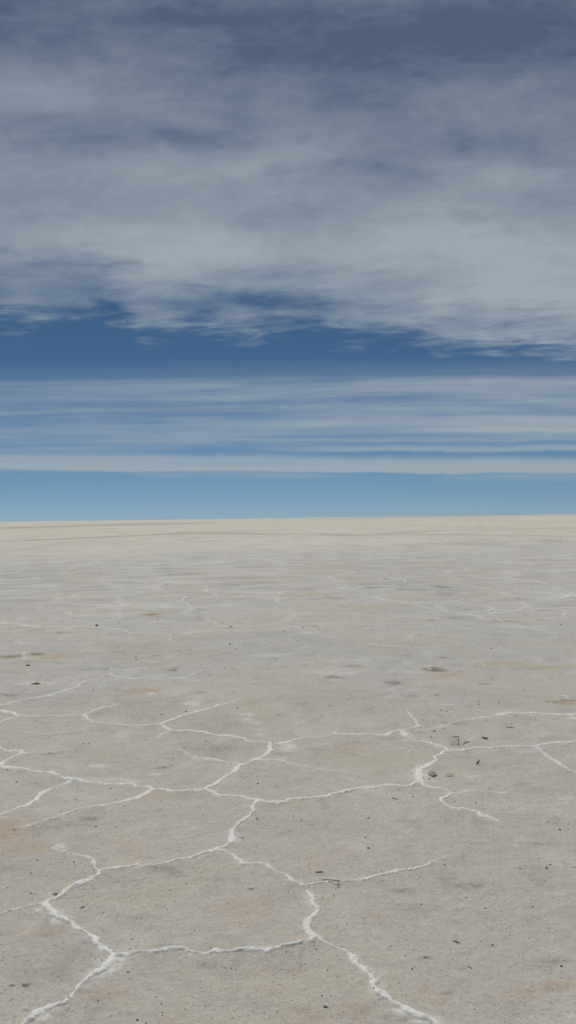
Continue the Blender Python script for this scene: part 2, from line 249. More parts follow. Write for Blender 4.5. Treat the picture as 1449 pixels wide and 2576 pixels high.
# ------------------------------------------------------------------ ground sheet
NR = 1180
k = np.arange(NR)
top_inv = 1 / 2.35
bot_inv = 1 / 3000.0
inv = top_inv + (bot_inv - top_inv) * (k / (NR - 1))
radii = np.concatenate([np.linspace(0.3, 2.3, 90, endpoint=False), 1 / inv, [5000., 9000., 20000.]])
d_in = np.radians(np.linspace(-24, 24, 1150))
outer = []
a = 24.0; st = .06
while a < 180:
    a += st; st = min(st * 1.05, 2.5)
    if a < 179.5:
        outer.append(a)
outer = np.radians(np.array(outer))
az = np.concatenate([-outer[::-1], d_in, outer])
NRr, NC = len(radii), len(az)
R, A = np.meshgrid(radii, az, indexing='ij')
X = (R * np.sin(A)); Y = (R * np.cos(A))
rowgap = np.gradient(radii)

near = R < 40
wx = np.zeros_like(X); wy = np.zeros_like(Y)
nr_rows = int(np.searchsorted(radii, 40))
sl = slice(0, nr_rows)
x_, y_ = X[sl], Y[sl]
wx[sl] = .028 * fbm(x_, y_, .16, 2, 3.1) + .012 * fbm(x_, y_, .04, 2, 8.7)
wy[sl] = .034 * fbm(x_, y_, .16, 2, 41.1) + .014 * fbm(x_, y_, .04, 2, 77.7)
WX = X + wx; WY = Y + wy
wn = np.ones_like(X)
wn[sl] = np.clip(1. + 1.1 * fbm(x_, y_, .16, 2, 55.5) + .35 * fbm(x_, y_, .04, 1, 5.5), .35, 1.9)   # ridge width / height breaks

lowmod = np.ones_like(X)
lowmod[sl] = np.clip(.95 + .75 * fbm(x_, y_, .35, 3, 71.), .66, 1.08)
bloom = np.zeros_like(X); salt = np.zeros_like(X); hgt = np.zeros_like(X); swell = np.zeros_like(X); core = np.zeros_like(X)
rust = np.zeros_like(X); dark = np.zeros_like(X); tan_ = np.zeros_like(X); pit = np.zeros_like(X)


def window(xs, ys, pad):
    xs = np.asarray(xs); ys = np.asarray(ys)
    rr = np.hypot(xs, ys); aa = np.arctan2(xs, ys)
    i0 = np.searchsorted(radii, rr.min() - pad); i1 = np.searchsorted(radii, rr.max() + pad) + 1
    da = pad / max(rr.min() - pad, .2)
    j0 = np.searchsorted(az, aa.min() - da); j1 = np.searchsorted(az, aa.max() + da) + 1
    return slice(max(i0, 0), min(i1, NRr)), slice(max(j0, 0), min(j1, NC))


def segdist(px, py, ax, ay, bx, by):
    dx, dy = bx - ax, by - ay
    t = np.clip(((px - ax) * dx + (py - ay) * dy) / (dx * dx + dy * dy + 1e-12), 0, 1)
    return np.hypot(px - ax - t * dx, py - ay - t * dy), t


RIDGE_PTS = []
for (w, s0, s1, halo, zf, P) in L:
    n = len(P) - 1
    lens = [math.dist(P[i], P[i + 1]) for i in range(n)]; tot = sum(lens); acc = 0
    for i in range(n):
        (ax, ay), (bx, by) = P[i], P[i + 1]
        I, J = window([ax, bx], [ay, by], max(.16, 6 * w))
        if I.stop <= I.start or J.stop <= J.start: acc += lens[i]; continue
        d, t = segdist(WX[I, J], WY[I, J], ax, ay, bx, by)
        sv = s0 + (s1 - s0) * ((acc + t * lens[i]) / tot)
        L_ = max(lens[i], 1e-6)
        gap = rowgap[I][:, None] * .6 * abs(bx - ax) / L_ + radii[I][:, None] * .0006 * abs(by - ay) / L_
        ww = .70 * w * wn[I, J]
        we = np.sqrt(ww ** 2 + gap ** 2)
        att = np.sqrt(ww / we)
        q = d / we
        m = sv * att * (1 - sstep(.45, 1.3, q)) * lowmod[I, J]
        salt[I, J] = np.maximum(salt[I, J], m)
        core[I, J] = np.maximum(core[I, J], (1 - sstep(.9, 1.35, q)) * (sv > .45))
        hh = sv * zf * .0048 * np.clip(1 - (q / 1.15) ** 2, 0, 1) ** 1.4 * np.clip(wn[I, J], .4, 1.5)
        hgt[I, J] = np.maximum(hgt[I, J], hh)
        dh, _ = segdist(X[I, J], Y[I, J], ax, ay, bx, by)
        swell[I, J] = np.maximum(swell[I, J], sv * zf * .007 * np.exp(-(dh / .085) ** 2))
        hal = .5 * halo * sv * np.exp(-(d / (3.2 * we)) ** 2)
        tan_[I, J] = tan_[I, J]
        bloom[I, J] = np.maximum(bloom[I, J], hal * np.clip(wn[I, J] - .1, 0, 1.6))
        if zf == 1.0:
            for q_ in range(max(1, int(lens[i] / .012))):
                f_ = random.random()
                RIDGE_PTS.append((ax + (bx - ax) * f_, ay + (by - ay) * f_, sv.mean() * w))
        acc += lens[i]

# wilder cells outside the surveyed part and in the distance
def voro(x, y, cell):
    gx = np.floor(x / cell).astype(np.int64); gy = np.floor(y / cell).astype(np.int64)
    d1 = np.full(x.shape, 1e9); d2 = np.full(x.shape, 1e9)
    p1x = np.zeros_like(x); p1y = np.zeros_like(x); p2x = np.zeros_like(x); p2y = np.zeros_like(x)
    for i in (-1, 0, 1):
        for j in (-1, 0, 1):
            h = _hash(gx + i, gy + j)
            cx = (gx + i + .1 + .8 * _rnd[h]) * cell; cy = (gy + j + .1 + .8 * _rnd2[h]) * cell
            d = np.hypot(x - cx, y - cy)
            c1 = d < d1; c2 = (~c1) & (d < d2)
            p2x = np.where(c1, p1x, np.where(c2, cx, p2x)); p2y = np.where(c1, p1y, np.where(c2, cy, p2y))
            d2 = np.where(c1, d1, np.where(c2, d, d2))
            p1x = np.where(c1, cx, p1x); p1y = np.where(c1, cy, p1y); d1 = np.where(c1, d, d1)
    mx, my = (p1x + p2x) / 2, (p1y + p2y) / 2
    ex, ey = p2x - p1x, p2y - p1y
    return np.abs((mx - x) * ex + (my - y) * ey) / (np.hypot(ex, ey) + 1e-9)


nv = int(np.searchsorted(radii, 90))
s2 = slice(0, nv)
vx = X[s2] + .35 * fbm(X[s2], Y[s2], 1.3, 2, 12.) + wx[s2]; vy = Y[s2] + .35 * fbm(X[s2], Y[s2], 1.3, 2, 31.) + wy[s2]
vd = voro(vx, vy, 1.5)
side = sstep(math.radians(20.6), math.radians(22), np.abs(A[s2]))
side = np.maximum(side, 1 - sstep(2.25, 2.45, R[s2]))
farm = sstep(9, 14, R[s2]) * (1 - sstep(35, 80, R[s2]))
brk = np.clip(.55 + 1.3 * fbm(X[s2], Y[s2], 2.2, 2, 91.), 0, 1)
sv = np.maximum(side * .85, farm * .5 * brk)
gap = rowgap[s2][:, None] * .7
ww = .021 * wn[s2]; we = np.sqrt(ww ** 2 + gap ** 2); q = vd / we
m = sv * np.sqrt(ww / we) * (1 - sstep(.5, 1.3, q))
salt[s2] = np.maximum(salt[s2], m)
core[s2] = np.maximum(core[s2], (1 - sstep(.9, 1.35, q)) * (side > .5) * (R[s2] < 14))
bloom[s2] = np.maximum(bloom[s2], .3 * sv * np.exp(-(vd / (2.6 * we)) ** 2) * wn[s2] * (R[s2] < 30))
hgt[s2] = np.maximum(hgt[s2], sv * .0048 * np.clip(1 - (q / 1.15) ** 2, 0, 1) * np.clip(wn[s2], .4, 1.5) * (R[s2] < 40))

bn = np.zeros_like(X)
bn[sl] = fbm(x_, y_, .22, 3, 23.)
for (tl, px, py, hw, hhh, kind, s) in PATCH:
    cx, cy = gt(tl, px, py)
    hw, hhh = (hw * 1.45, hhh * 1.35) if kind == 'salt' else (hw, hhh)
    ex, _ = gt(tl, px + hw, py); hx = abs(ex - cx)
    _, ny = gt(tl, px, py + hhh); _, fy = gt(tl, px, py - hhh); hy = abs(fy - ny) / 2
    I, J = window([cx - 2 * hx, cx + 2 * hx], [cy - 2 * hy, cy + 2 * hy], .05)
    if I.stop <= I.start or J.stop <= J.start: continue
    q = ((X[I, J] - cx) / hx) ** 2 + ((Y[I, J] - cy) / hy) ** 2
    q = np.clip(q * (1 + 1.3 * bn[I, J]) + .5 * bn[I, J], 0, 99)
    v = s * np.exp(-np.clip(q, 0, 40) ** 1.2)
    T = {'salt': bloom, 'rust': rust, 'dark': dark, 'tan': tan_, 'pit': pit}[kind]
    if kind == 'salt':
        v = 1.05 * v * np.clip(.65 + 1.2 * bn[I, J] + .6 * (wn[I, J] - 1), .1, 1.2)
    T[I, J] = np.maximum(T[I, J], v)

for tl, s, pts in TRACK:
    P = [gt(tl, *p) for p in pts]
    for i in range(len(P) - 1):
        (ax, ay), (bx, by) = P[i], P[i + 1]
        I, J = window([ax, bx], [ay, by], 14)
        d, t = segdist(X[I, J], Y[I, J], ax, ay, bx, by)
        hwid = .36 * (R[I, J] ** 2) / 3235.0 * 2.6
        dark[I, J] = np.maximum(dark[I, J], s * .95 * np.exp(-(d / hwid) ** 2))

# relief of the crust
Z = np.zeros_like(X)
Z[sl] += .0065 * fbm(x_, y_, .55, 3, 2.) + .0030 * fbm(x_, y_, .07, 4, 6.) + .010 * fbm(x_, y_, 2.4, 2, 19.)
fade = 1 - sstep(20, 40, R)
Z = Z * fade
far_rows = slice(nr_rows - 200 if nr_rows > 200 else 0, NRr)
Z[far_rows] += (.05 * fbm(X[far_rows], Y[far_rows], 14., 2, 5.)) * sstep(25, 90, R[far_rows]) * (1 - sstep(600, 1500, R[far_rows]))
rough_salt = np.zeros_like(X); rough_salt[sl] = fbm(x_, y_, .022, 2, 66.)
Z += swell + hgt * (1 + .30 * np.clip(rough_salt, -1, 1)) + .002 * np.clip(salt, 0, 1) * (1 + rough_salt) * (R < 40)
Z -= .05 * sstep(.15, .75, pit)
salt = np.clip(salt, 0, 1)

ridge_v = (core > .5) & (R < 14)


def grid_mesh(name, idx_keep=None, zz=None, offset=0):
    me = bpy.data.meshes.new(name)
    return me


i_ = np.arange(NRr - 1)[:, None]; j_ = np.arange(NC)[None, :]
j2 = (j_ + 1) % NC
quad = np.stack([i_ * NC + j_, i_ * NC + j2, (i_ + 1) * NC + j2, (i_ + 1) * NC + j_], -1).reshape(-1, 4)
# faces: outward radius then clockwise azimuth -> order for an upward normal
quad = quad[:, ::-1]
co = np.stack([X, Y, Z], -1).reshape(-1, 3)
attrs = {'salt': salt.ravel(), 'bloom': np.clip(bloom, 0, 1).ravel(), 'rust': np.clip(rust, 0, 1).ravel(), 'dark': np.clip(dark, 0, 1).ravel(), 'tan': np.clip(tan_ + .6 * (pit > .15) * pit, 0, 1).ravel()}

rv = ridge_v.ravel()
ridge_face = rv[quad].all(1)
cnt = np.zeros(len(rv), np.int32); np.add.at(cnt, quad[ridge_face].ravel(), 1)
interior = cnt == 4
# ridge faces need at least one interior vertex so that they never lie in the sheet's plane
ridge_face &= interior[quad].any(1)

# upward vertex normals of the whole surface, shared by both meshes
fnrm = np.cross(co[quad[:, 1]] - co[quad[:, 0]], co[quad[:, 3]] - co[quad[:, 0]])
if fnrm[:, 2].mean() < 0:
    quad = quad[:, ::-1].copy(); fnrm = -fnrm
fnrm /= np.linalg.norm(fnrm, axis=1, keepdims=True) + 1e-20


def build(name, co, faces, attrs, mat):
    me = bpy.data.meshes.new(name)
    me.vertices.add(len(co)); me.vertices.foreach_set('co', co.astype(np.float32).ravel())
    k = faces.shape[1]
    me.loops.add(faces.size); me.loops.foreach_set('vertex_index', faces.astype(np.int32).ravel())
    me.polygons.add(len(faces))
    me.polygons.foreach_set('loop_start', (np.arange(len(faces)) * k).astype(np.int32))
    me.update(calc_edges=True)
    me.polygons.foreach_set('use_smooth', np.ones(len(faces), bool))
    for n, a in attrs.items():
        at = me.attributes.new(n, 'FLOAT', 'POINT'); at.data.foreach_set('value', a.astype(np.float32))
    me.materials.append(mat)
    o = bpy.data.objects.new(name, me); col.objects.link(o)
    return o


# ------------------------------------------------------------------ node helpers
class NT:
    def __init__(s, tree):
        s.t = tree; s.n = tree.nodes; s.l = tree.links

    def node(s, typ, **kw):
        nd = s.n.new(typ)
        for k_, v in kw.items(): setattr(nd, k_, v)
        return nd

    def put(s, sock, v):
        if isinstance(v, bpy.types.NodeSocket): s.l.new(v, sock)
        elif v is not None: sock.default_value = v

    def math(s, op, a, b=None, c=None, clamp=False):
        nd = s.node('ShaderNodeMath', operation=op); nd.use_clamp = clamp
        s.put(nd.inputs[0], a); s.put(nd.inputs[1], b); s.put(nd.inputs[2], c)
        return nd.outputs[0]

    def mix(s, f, a, b, blend='MIX'):
        nd = s.node('ShaderNodeMix', data_type='RGBA', blend_type=blend)
        s.put(nd.inputs[0], f)
        s.put(nd.inputs[6], a if isinstance(a, bpy.types.NodeSocket) else (*a, 1)); s.put(nd.inputs[7], b if isinstance(b, bpy.types.NodeSocket) else (*b, 1))
        return nd.outputs[2]

    def noise(s, vec, scale, detail=4, rough=.5, dist=0., out=0):
        nd = s.node('ShaderNodeTexNoise'); s.put(nd.inputs['Vector'], vec)
        nd.inputs['Scale'].default_value = scale; nd.inputs['Detail'].default_value = detail
        nd.inputs['Roughness'].default_value = rough; nd.inputs['Distortion'].default_value = dist
        return nd.outputs[out]

    def ramp(s, x, lo, hi, a=0., b=1., interp='SMOOTHSTEP'):
        nd = s.node('ShaderNodeMapRange', interpolation_type=interp); nd.clamp = True
        s.put(nd.inputs[0], x); s.put(nd.inputs[1], lo); s.put(nd.inputs[2], hi); s.put(nd.inputs[3], a); s.put(nd.inputs[4], b)
        return nd.outputs[0]

    def mapping(s, vec, scale=(1, 1, 1), loc=(0, 0, 0), rot=(0, 0, 0)):
        nd = s.node('ShaderNodeMapping'); s.put(nd.inputs[0], vec)
        nd.inputs['Scale'].default_value = scale; nd.inputs['Location'].default_value = loc; nd.inputs['Rotation'].default_value = rot
        return nd.outputs[0]


def new_mat(name):
    m = bpy.data.materials.new(name); m.use_nodes = True
    m.node_tree.nodes.clear(); T = NT(m.node_tree)
    out = T.node('ShaderNodeOutputMaterial'); bs = T.node('ShaderNodeBsdfPrincipled')
    T.l.new(bs.outputs[0], out.inputs[0])
    return m, T, bs


# ------------------------------------------------------------------ crust material
def crust_material():
    m, T, bs = new_mat('salt_crust')
    geo = T.node('ShaderNodeNewGeometry'); P = geo.outputs['Position']
    at = {n: T.node('ShaderNodeAttribute', attribute_name=n).outputs['Fac'] for n in ('salt', 'bloom', 'rust', 'dark', 'tan')}
    sep = T.node('ShaderNodeSeparateXYZ'); T.put(sep.inputs[0], P)
    dist = T.math('SQRT', T.math('ADD', T.math('MULTIPLY', sep.outputs[0], sep.outputs[0]), T.math('MULTIPLY', sep.outputs[1], sep.outputs[1])))
    big = T.noise(P, .55, 5, .6, .4)
    med = T.noise(P, 3.2, 6, .62, .5)
    sml = T.noise(P, 19, 5, .65)
    fine = T.noise(P, 85, 4, .7)
    grain = T.noise(P, 330, 2, .6)
    # near the feet the crust is warm beige, further out a cooler grey salt
    warm = (.432, .404, .360); cool = (.425, .420, .402)
    coolf = T.ramp(T.math('ADD', dist, T.math('MULTIPLY', T.math('SUBTRACT', big, .5), 8)), 3.5, 9.5)
    c = T.mix(coolf, warm, cool)
    c = T.mix(T.ramp(big, .40, .66, 0, .50), c, (.470, .435, .330))
    c = T.mix(T.ramp(med, .46, .68, 0, .60), c, (.385, .365, .340))
    c = T.mix(T.ramp(T.noise(P, 1.3, 6, .6, 1.), .50, .70, 0, .5), c, (.50, .50, .48))
    c = T.mix(T.ramp(sml, .35, .65, 0, .40), c, (.49, .465, .40))
    c = T.mix(T.ramp(T.noise(P, 55, 6, .75), .50, .66, 0, .45), c, (.29, .265, .225))
    c = T.mix(T.ramp(T.noise(T.mapping(P, (1, 1.5, 1), (3, 1, 0)), 12, 6, .75, .4), .54, .70, 0, .5), c, (.33, .305, .265))
    c = T.mix(T.ramp(T.noise(P, 40, 5, .7, .3), .54, .68, 0, .5), c, (.56, .545, .49))
    c = T.mix(T.ramp(T.noise(T.mapping(P, (1, .9, 1), (7, 3, 0)), 4.5, 6, .68, .6), .50, .68, 0, .55), c, (.335, .318, .295))
    c = T.mix(T.ramp(T.noise(T.mapping(P, (1, .9, 1), (1, 8, 0)), 1.7, 7, .66, .8), .54, .68, 0, .55), c, (.535, .53, .505))
    # rosy blush in patches
    c = T.mix(T.math('MULTIPLY', T.ramp(T.noise(P, 2.1, 5, .65, .3), .56, .72), T.ramp(dist, 3, 14, .45, .15)), c, (.46, .35, .26))
    # cream sand far away
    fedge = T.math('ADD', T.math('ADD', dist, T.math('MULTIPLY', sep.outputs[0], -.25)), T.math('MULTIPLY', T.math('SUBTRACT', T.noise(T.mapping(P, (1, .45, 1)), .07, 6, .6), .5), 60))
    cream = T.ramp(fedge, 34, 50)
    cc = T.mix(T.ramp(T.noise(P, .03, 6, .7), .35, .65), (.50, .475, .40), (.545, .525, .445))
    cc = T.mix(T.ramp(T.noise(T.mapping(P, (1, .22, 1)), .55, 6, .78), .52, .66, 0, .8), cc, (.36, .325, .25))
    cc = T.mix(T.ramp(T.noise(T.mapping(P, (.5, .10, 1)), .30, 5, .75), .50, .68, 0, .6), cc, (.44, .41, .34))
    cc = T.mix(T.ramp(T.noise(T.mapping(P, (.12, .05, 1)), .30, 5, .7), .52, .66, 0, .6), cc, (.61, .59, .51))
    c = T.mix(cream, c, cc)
    # long pale and grey streaks of the middle distance
    st = T.noise(T.mapping(P, (.5, 1, 1)), .9, 9, .74, .3)
    midf = T.math('MULTIPLY', T.ramp(dist, 9, 18), T.ramp(dist, 60, 120, 1, .35))
    c = T.mix(T.math('MULTIPLY', midf, T.ramp(st, .52, .66, 0, .75)), c, (.54, .54, .52))
    c = T.mix(T.math('MULTIPLY', midf, T.ramp(st, .35, .49, .75, 0)), c, (.30, .295, .28))
    # stains; dark also carries the painted pit shade
    tn = T.math('MULTIPLY', at['tan'], T.ramp(med, .25, .55, .55, 1))
    c = T.mix(T.math('MULTIPLY', tn, .8), c, (.42, .36, .23))
    ru = T.math('MULTIPLY', at['rust'], T.ramp(sml, .30, .62, .35, 1))
    c = T.mix(T.math('MULTIPLY', ru, .75), c, (.42, .285, .175))
    dk = T.math('MULTIPLY', at['dark'], T.math('ADD', .30, T.math('MULTIPLY', T.ramp(T.noise(P, 30, 5, .7), .46, .62), .8)))
    c = T.mix(T.math('MINIMUM', T.math('MULTIPLY', dk, 1.15), .9), c, (.15, .14, .118))
    # grit specks in the crust
    for sc, th, rad, colr, amt in ((38, .84, .20, (.13, .11, .085), .7), (75, .62, .26, (.19, .16, .125), .7), (120, .45, .34, (.22, .19, .15), .65)):
        vo = T.node('ShaderNodeTexVoronoi', feature='F1'); T.put(vo.inputs['Vector'], T.mapping(P, (1, 1, 0)))
        vo.inputs['Scale'].default_value = sc
        sp = T.node('ShaderNodeSeparateXYZ'); T.put(sp.inputs[0], vo.outputs['Color'])
        dot = T.math('MULTIPLY', T.ramp(vo.outputs['Distance'], rad * .6, rad, 1, 0), T.math('GREATER_THAN', sp.outputs[0], th))
        clus = T.ramp(T.noise(P, 2.6, 4, .6), .35, .62, .25, 1)
        c = T.mix(T.math('MULTIPLY', T.math('MULTIPLY', dot, clus), T.math('MULTIPLY', amt, T.ramp(dist, 8, 22, 1, 0))), c, colr)
    # dirt flecks lying in the surface
    fl = T.ramp(T.noise(T.mapping(P, (1, 1.3, 1)), 24, 5, .78, .6), .635, .70)
    fl = T.math('MULTIPLY', fl, T.ramp(T.noise(P, 1.1, 3, .6), .42, .60))
    fl2 = T.ramp(T.noise(T.mapping(P, (1, .8, 1), (4, 2, 0)), 7, 6, .8, .4), .63, .70)
    fl2 = T.math('MULTIPLY', fl2, T.math('MULTIPLY', T.ramp(T.noise(P, .6, 3, .6), .42, .60), T.math('MULTIPLY', T.ramp(dist, 6, 10), T.ramp(dist, 30, 60, 1, .3))))
    fl = T.math('MAXIMUM', fl, T.math('MULTIPLY', fl2, .9))
    c = T.mix(T.math('MULTIPLY', fl, .7), c, (.19, .17, .135))
    # white salt bloom
    wisp = T.noise(T.mapping(P, (1, 1.2, 1), (9, 4, 0)), 14, 7, .72, .8)
    thr = T.math('ADD', T.math('MULTIPLY', at['salt'], 1.25), T.math('MULTIPLY', T.math('SUBTRACT', wisp, .52), T.math('MULTIPLY', T.ramp(at['salt'], .02, .3), .8)))
    lace = T.noise(T.mapping(P, (.8, 1.1, 1), (2, 6, 0)), 11, 9, .80, 1.2)
    bl = T.math('MULTIPLY', T.ramp(T.math('ADD', at['bloom'], T.math('MULTIPLY', T.math('SUBTRACT', lace, .5), 2.0)), .15, .95), T.ramp(at['bloom'], .03, .45, 0, .72))
    thr = T.math('MAXIMUM', thr, bl)
    sa = T.math('MINIMUM', T.math('MULTIPLY', T.math('MAXIMUM', thr, 0.), T.ramp(fine, .22, .55, .7, 1.)), .95)
    whit = T.mix(T.ramp(sml, .35, .7), (.73, .73, .70), (.66, .64, .58))
    c = T.mix(sa, c, whit)
    # overall small tone changes
    tone = T.math('ADD', .86, T.math('ADD', T.math('MULTIPLY', fine, .16), T.math('MULTIPLY', grain, .12)))
    c = T.mix(1., c, T.node('ShaderNodeCombineColor').outputs[0], 'MULTIPLY') if False else c
    hs = T.node('ShaderNodeHueSaturation'); T.put(hs.inputs['Color'], c); T.put(hs.inputs['Value'], tone)
    T.put(bs.inputs['Base Color'], hs.outputs[0])
    bs.inputs['Roughness'].default_value = .92
    bs.inputs['Specular IOR Level'].default_value = .25
    # small relief
    hN = T.math('ADD', T.math('MULTIPLY', T.noise(P, 45, 6, .75), .010), T.math('MULTIPLY', T.noise(P, 9, 5, .65), .020))
    hN = T.math('ADD', hN, T.math('MULTIPLY', grain, .0010))
    bp = T.node('ShaderNodeBump'); bp.inputs['Strength'].default_value = .62; bp.inputs['Distance'].default_value = 1.0
    T.put(bp.inputs['Height'], hN)
    T.put(bs.inputs['Normal'], bp.outputs[0])
    return m


crust = crust_material()

cg = co.copy()
cg[interior, 2] -= .004
# small disc under the viewer's feet closes the sheet
ground_o = build('salt_flat', cg, quad, attrs, crust)
ground_o['kind'] = 'structure'
ground_o['label'] = 'pale beige salt flat reaching to the horizon'
ctr = bpy.data.meshes.new('ground_centre')
cv = [(0, 0, float(Z[0].mean()))] + [tuple(p) for p in co[:NC]]
cf = [(0, 1 + (j + 1) % NC, 1 + j) for j in range(NC)]
ctr.from_pydata(cv, [], cf); ctr.materials.append(crust)
co_ = bpy.data.objects.new('ground_beneath', ctr); col.objects.link(co_); co_['kind'] = 'structure'

used = np.unique(quad[ridge_face]); remap = np.full(len(co), -1); remap[used] = np.arange(len(used))
rid = build('salt_ridges', co[used], remap[quad[ridge_face]], {n: a[used] for n, a in attrs.items()}, crust)
rid['kind'] = 'structure'
rid['label'] = 'white salt ridges outlining the polygons of the crust'
# shared normals so that ridge and sheet shade as one surface
nrm = np.zeros_like(co)
for c_ in range(4): np.add.at(nrm, quad[:, c_], fnrm)
nrm /= np.linalg.norm(nrm, axis=1, keepdims=True) + 1e-20
rid.data.normals_split_custom_set_from_vertices(nrm[used].astype(np.float32))
ground_o.data.normals_split_custom_set_from_vertices(nrm.astype(np.float32))


def zat(x, y):
    r = math.hypot(x, y); a = math.atan2(x, y)
    i = min(max(int(np.searchsorted(radii, r)), 1), NRr - 1); j = min(max(int(np.searchsorted(az, a)), 1), NC - 1)
    fi = (r - radii[i - 1]) / (radii[i] - radii[i - 1]); fj = (a - az[j - 1]) / (az[j] - az[j - 1])
    z0 = Z[i - 1, j - 1] * (1 - fj) + Z[i - 1, j] * fj; z1 = Z[i, j - 1] * (1 - fj) + Z[i, j] * fj
    return float(z0 * (1 - fi) + z1 * fi)


# ------------------------------------------------------------------ stone, twig materials
def stone_mat(name, c1, c2, scale=60, rough=.9):
    m, T, bs = new_mat(name)
    tc = T.node('ShaderNodeNewGeometry').outputs['Position']
    n = T.noise(tc, scale, 5, .7)
    T.put(bs.inputs['Base Color'], T.mix(T.ramp(n, .35, .65), c1, c2))
    bs.inputs['Roughness'].default_value = rough
    bp = T.node('ShaderNodeBump'); bp.inputs['Strength'].default_value = .6; bp.inputs['Distance'].default_value = .004
    T.put(bp.inputs['Height'], T.noise(tc, scale * 5, 4, .7)); T.put(bs.inputs['Normal'], bp.outputs[0])
    return m


MAT = {
    'black': stone_mat('black_stone', (.035, .032, .028), (.07, .062, .05)),
    'dark': stone_mat('dark_grey_stone', (.075, .068, .055), (.14, .125, .10)),
    'grey': stone_mat('grey_stone', (.16, .145, .12), (.27, .25, .21)),
    'brown': stone_mat('brown_stone', (.15, .10, .06), (.26, .19, .12)),
    'red': stone_mat('red_brown_stone', (.13, .055, .03), (.24, .12, .07)),
    'green': stone_mat('olive_stone', (.16, .15, .09), (.30, .28, .19)),
    'pale': stone_mat('pale_salt_lump', (.50, .46, .37), (.66, .62, .53)),
    'white': stone_mat('white_salt_lump', (.66, .65, .60), (.78, .77, .73)),
    'rock': stone_mat('crusted_grey_rock', (.20, .185, .155), (.42, .395, .34), 60),
    'twig': stone_mat('dry_dark_twig', (.11, .095, .072), (.21, .18, .135), 120),
    'twiggrey': stone_mat('grey_twig', (.15, .135, .11), (.25, .22, .18), 120),
    'straw': stone_mat('dry_brown_straw', (.24, .17, .09), (.42, .32, .18), 90),
}


def rock_mesh(name, seed, sub=2, flat=.62, rough=.22, mat=None, facets=5):
    import bmesh
    rnd = random.Random(seed)
    bm = bmesh.new(); bmesh.ops.create_icosphere(bm, subdivisions=sub, radius=.5)
    planes = []
    for _ in range(facets):
        v = Vector((rnd.gauss(0, 1), rnd.gauss(0, 1), rnd.gauss(0, .7))).normalized(); planes.append((v, rnd.uniform(.30, .42)))
    offs = [(Vector((rnd.uniform(-1, 1), rnd.uniform(-1, 1), rnd.uniform(-1, 1))), rnd.uniform(3, 9), rnd.uniform(0, 6.28)) for _ in range(7)]
    for v in bm.verts:
        p = v.co.copy()
        for n, d in planes:
            e = p.dot(n) - d
            if e > 0: p -= n * e * .85
        w = 0
        for o, f, ph in offs: w += math.sin(p.dot(o) * f * 2 + ph)
        p *= 1 + rough * .16 * w
        p.z *= flat
        if p.z < 0: p.z *= .5
        v.co = p
    me = bpy.data.meshes.new(name); bm.to_mesh(me); bm.free()
    for pl in me.polygons: pl.use_smooth = sub > 2
    if mat: me.materials.append(mat)
    return me


VARS = {}
for kname in ('black', 'dark', 'grey', 'brown', 'red', 'green', 'pale', 'white'):
    VARS[kname] = [rock_mesh('pebble_' + kname, 100 * sum(map(ord, kname)) + q, 3 if q < 4 else 3, (.55, .7, .62, .8)[q % 4], .3, MAT[kname]) for q in range(4)]


def scale_at(tile, x, y):
    cx, cy = gt(tile, x, y); ex, _ = gt(tile, x + 1, y)
    return cx, cy, abs(ex - cx)          # metres per tile pixel across


def put_stone(tile, x, y, w, h, kind, label=None, cat='pebble', name='pebble', group=None, mesh=None, sink=.0, n=[0]):
    cx, cy, s = scale_at(tile, x, y)
    n[0] += 1
    me = mesh or VARS[kind][n[0] % 4]
    o = bpy.data.objects.new(name, me)
    col.objects.link(o)
    W = w * s
    dist = math.hypot(cx, cy); slope = H_EYE / dist
    # apparent height = depth * slope + height
    ratio = h / w
    Hh = max(.45 * W, min(1.0 * W, W * (ratio - .8 * slope))) if ratio < 1.1 else W * .9
    D = W * random.uniform(.75, .95)
    if ratio < .45: Hh = W * .28; D = W * .6
    o.scale = (W, D, Hh / .62)
    o.rotation_euler = (random.uniform(-.1, .1), random.uniform(-.1, .1), random.uniform(-.5, .5))
    o.location = (cx, cy, zat(cx, cy) + Hh * .12 - sink)
    o['category'] = cat
    o['label'] = label
    if group: o['group'] = group
    return o


# ------------------------------------------------------------------ named single stones
bigrock = rock_mesh('embedded_rock', 5, 5, .62, .26, MAT['rock'], 9)
rk = put_stone(2, 728, 580, 42, 30, 'grey', 'largest rock, grey and rough, in the right-hand salt cell beside the thick white ridge', 'rock', 'rock', mesh=bigrock)
rk.scale = (rk.scale[0] * 1.12, rk.scale[0] * 1.2, rk.scale[0] * .9); rk.rotation_euler = (.16, .08, -.35)
rk.location.z += .004
flake = rock_mesh('flake', 21, 4, .30, .5, MAT['rock'], 7)
fk = put_stone(2, 815, 578, 38, 20, 'grey', 'flat crumbled grey crust flake just right of the largest rock', 'crust flake', 'crust_flake', mesh=flake)
fk.scale = (fk.scale[0] * 1.1, fk.scale[0] * 1.6, fk.scale[0] * .45)

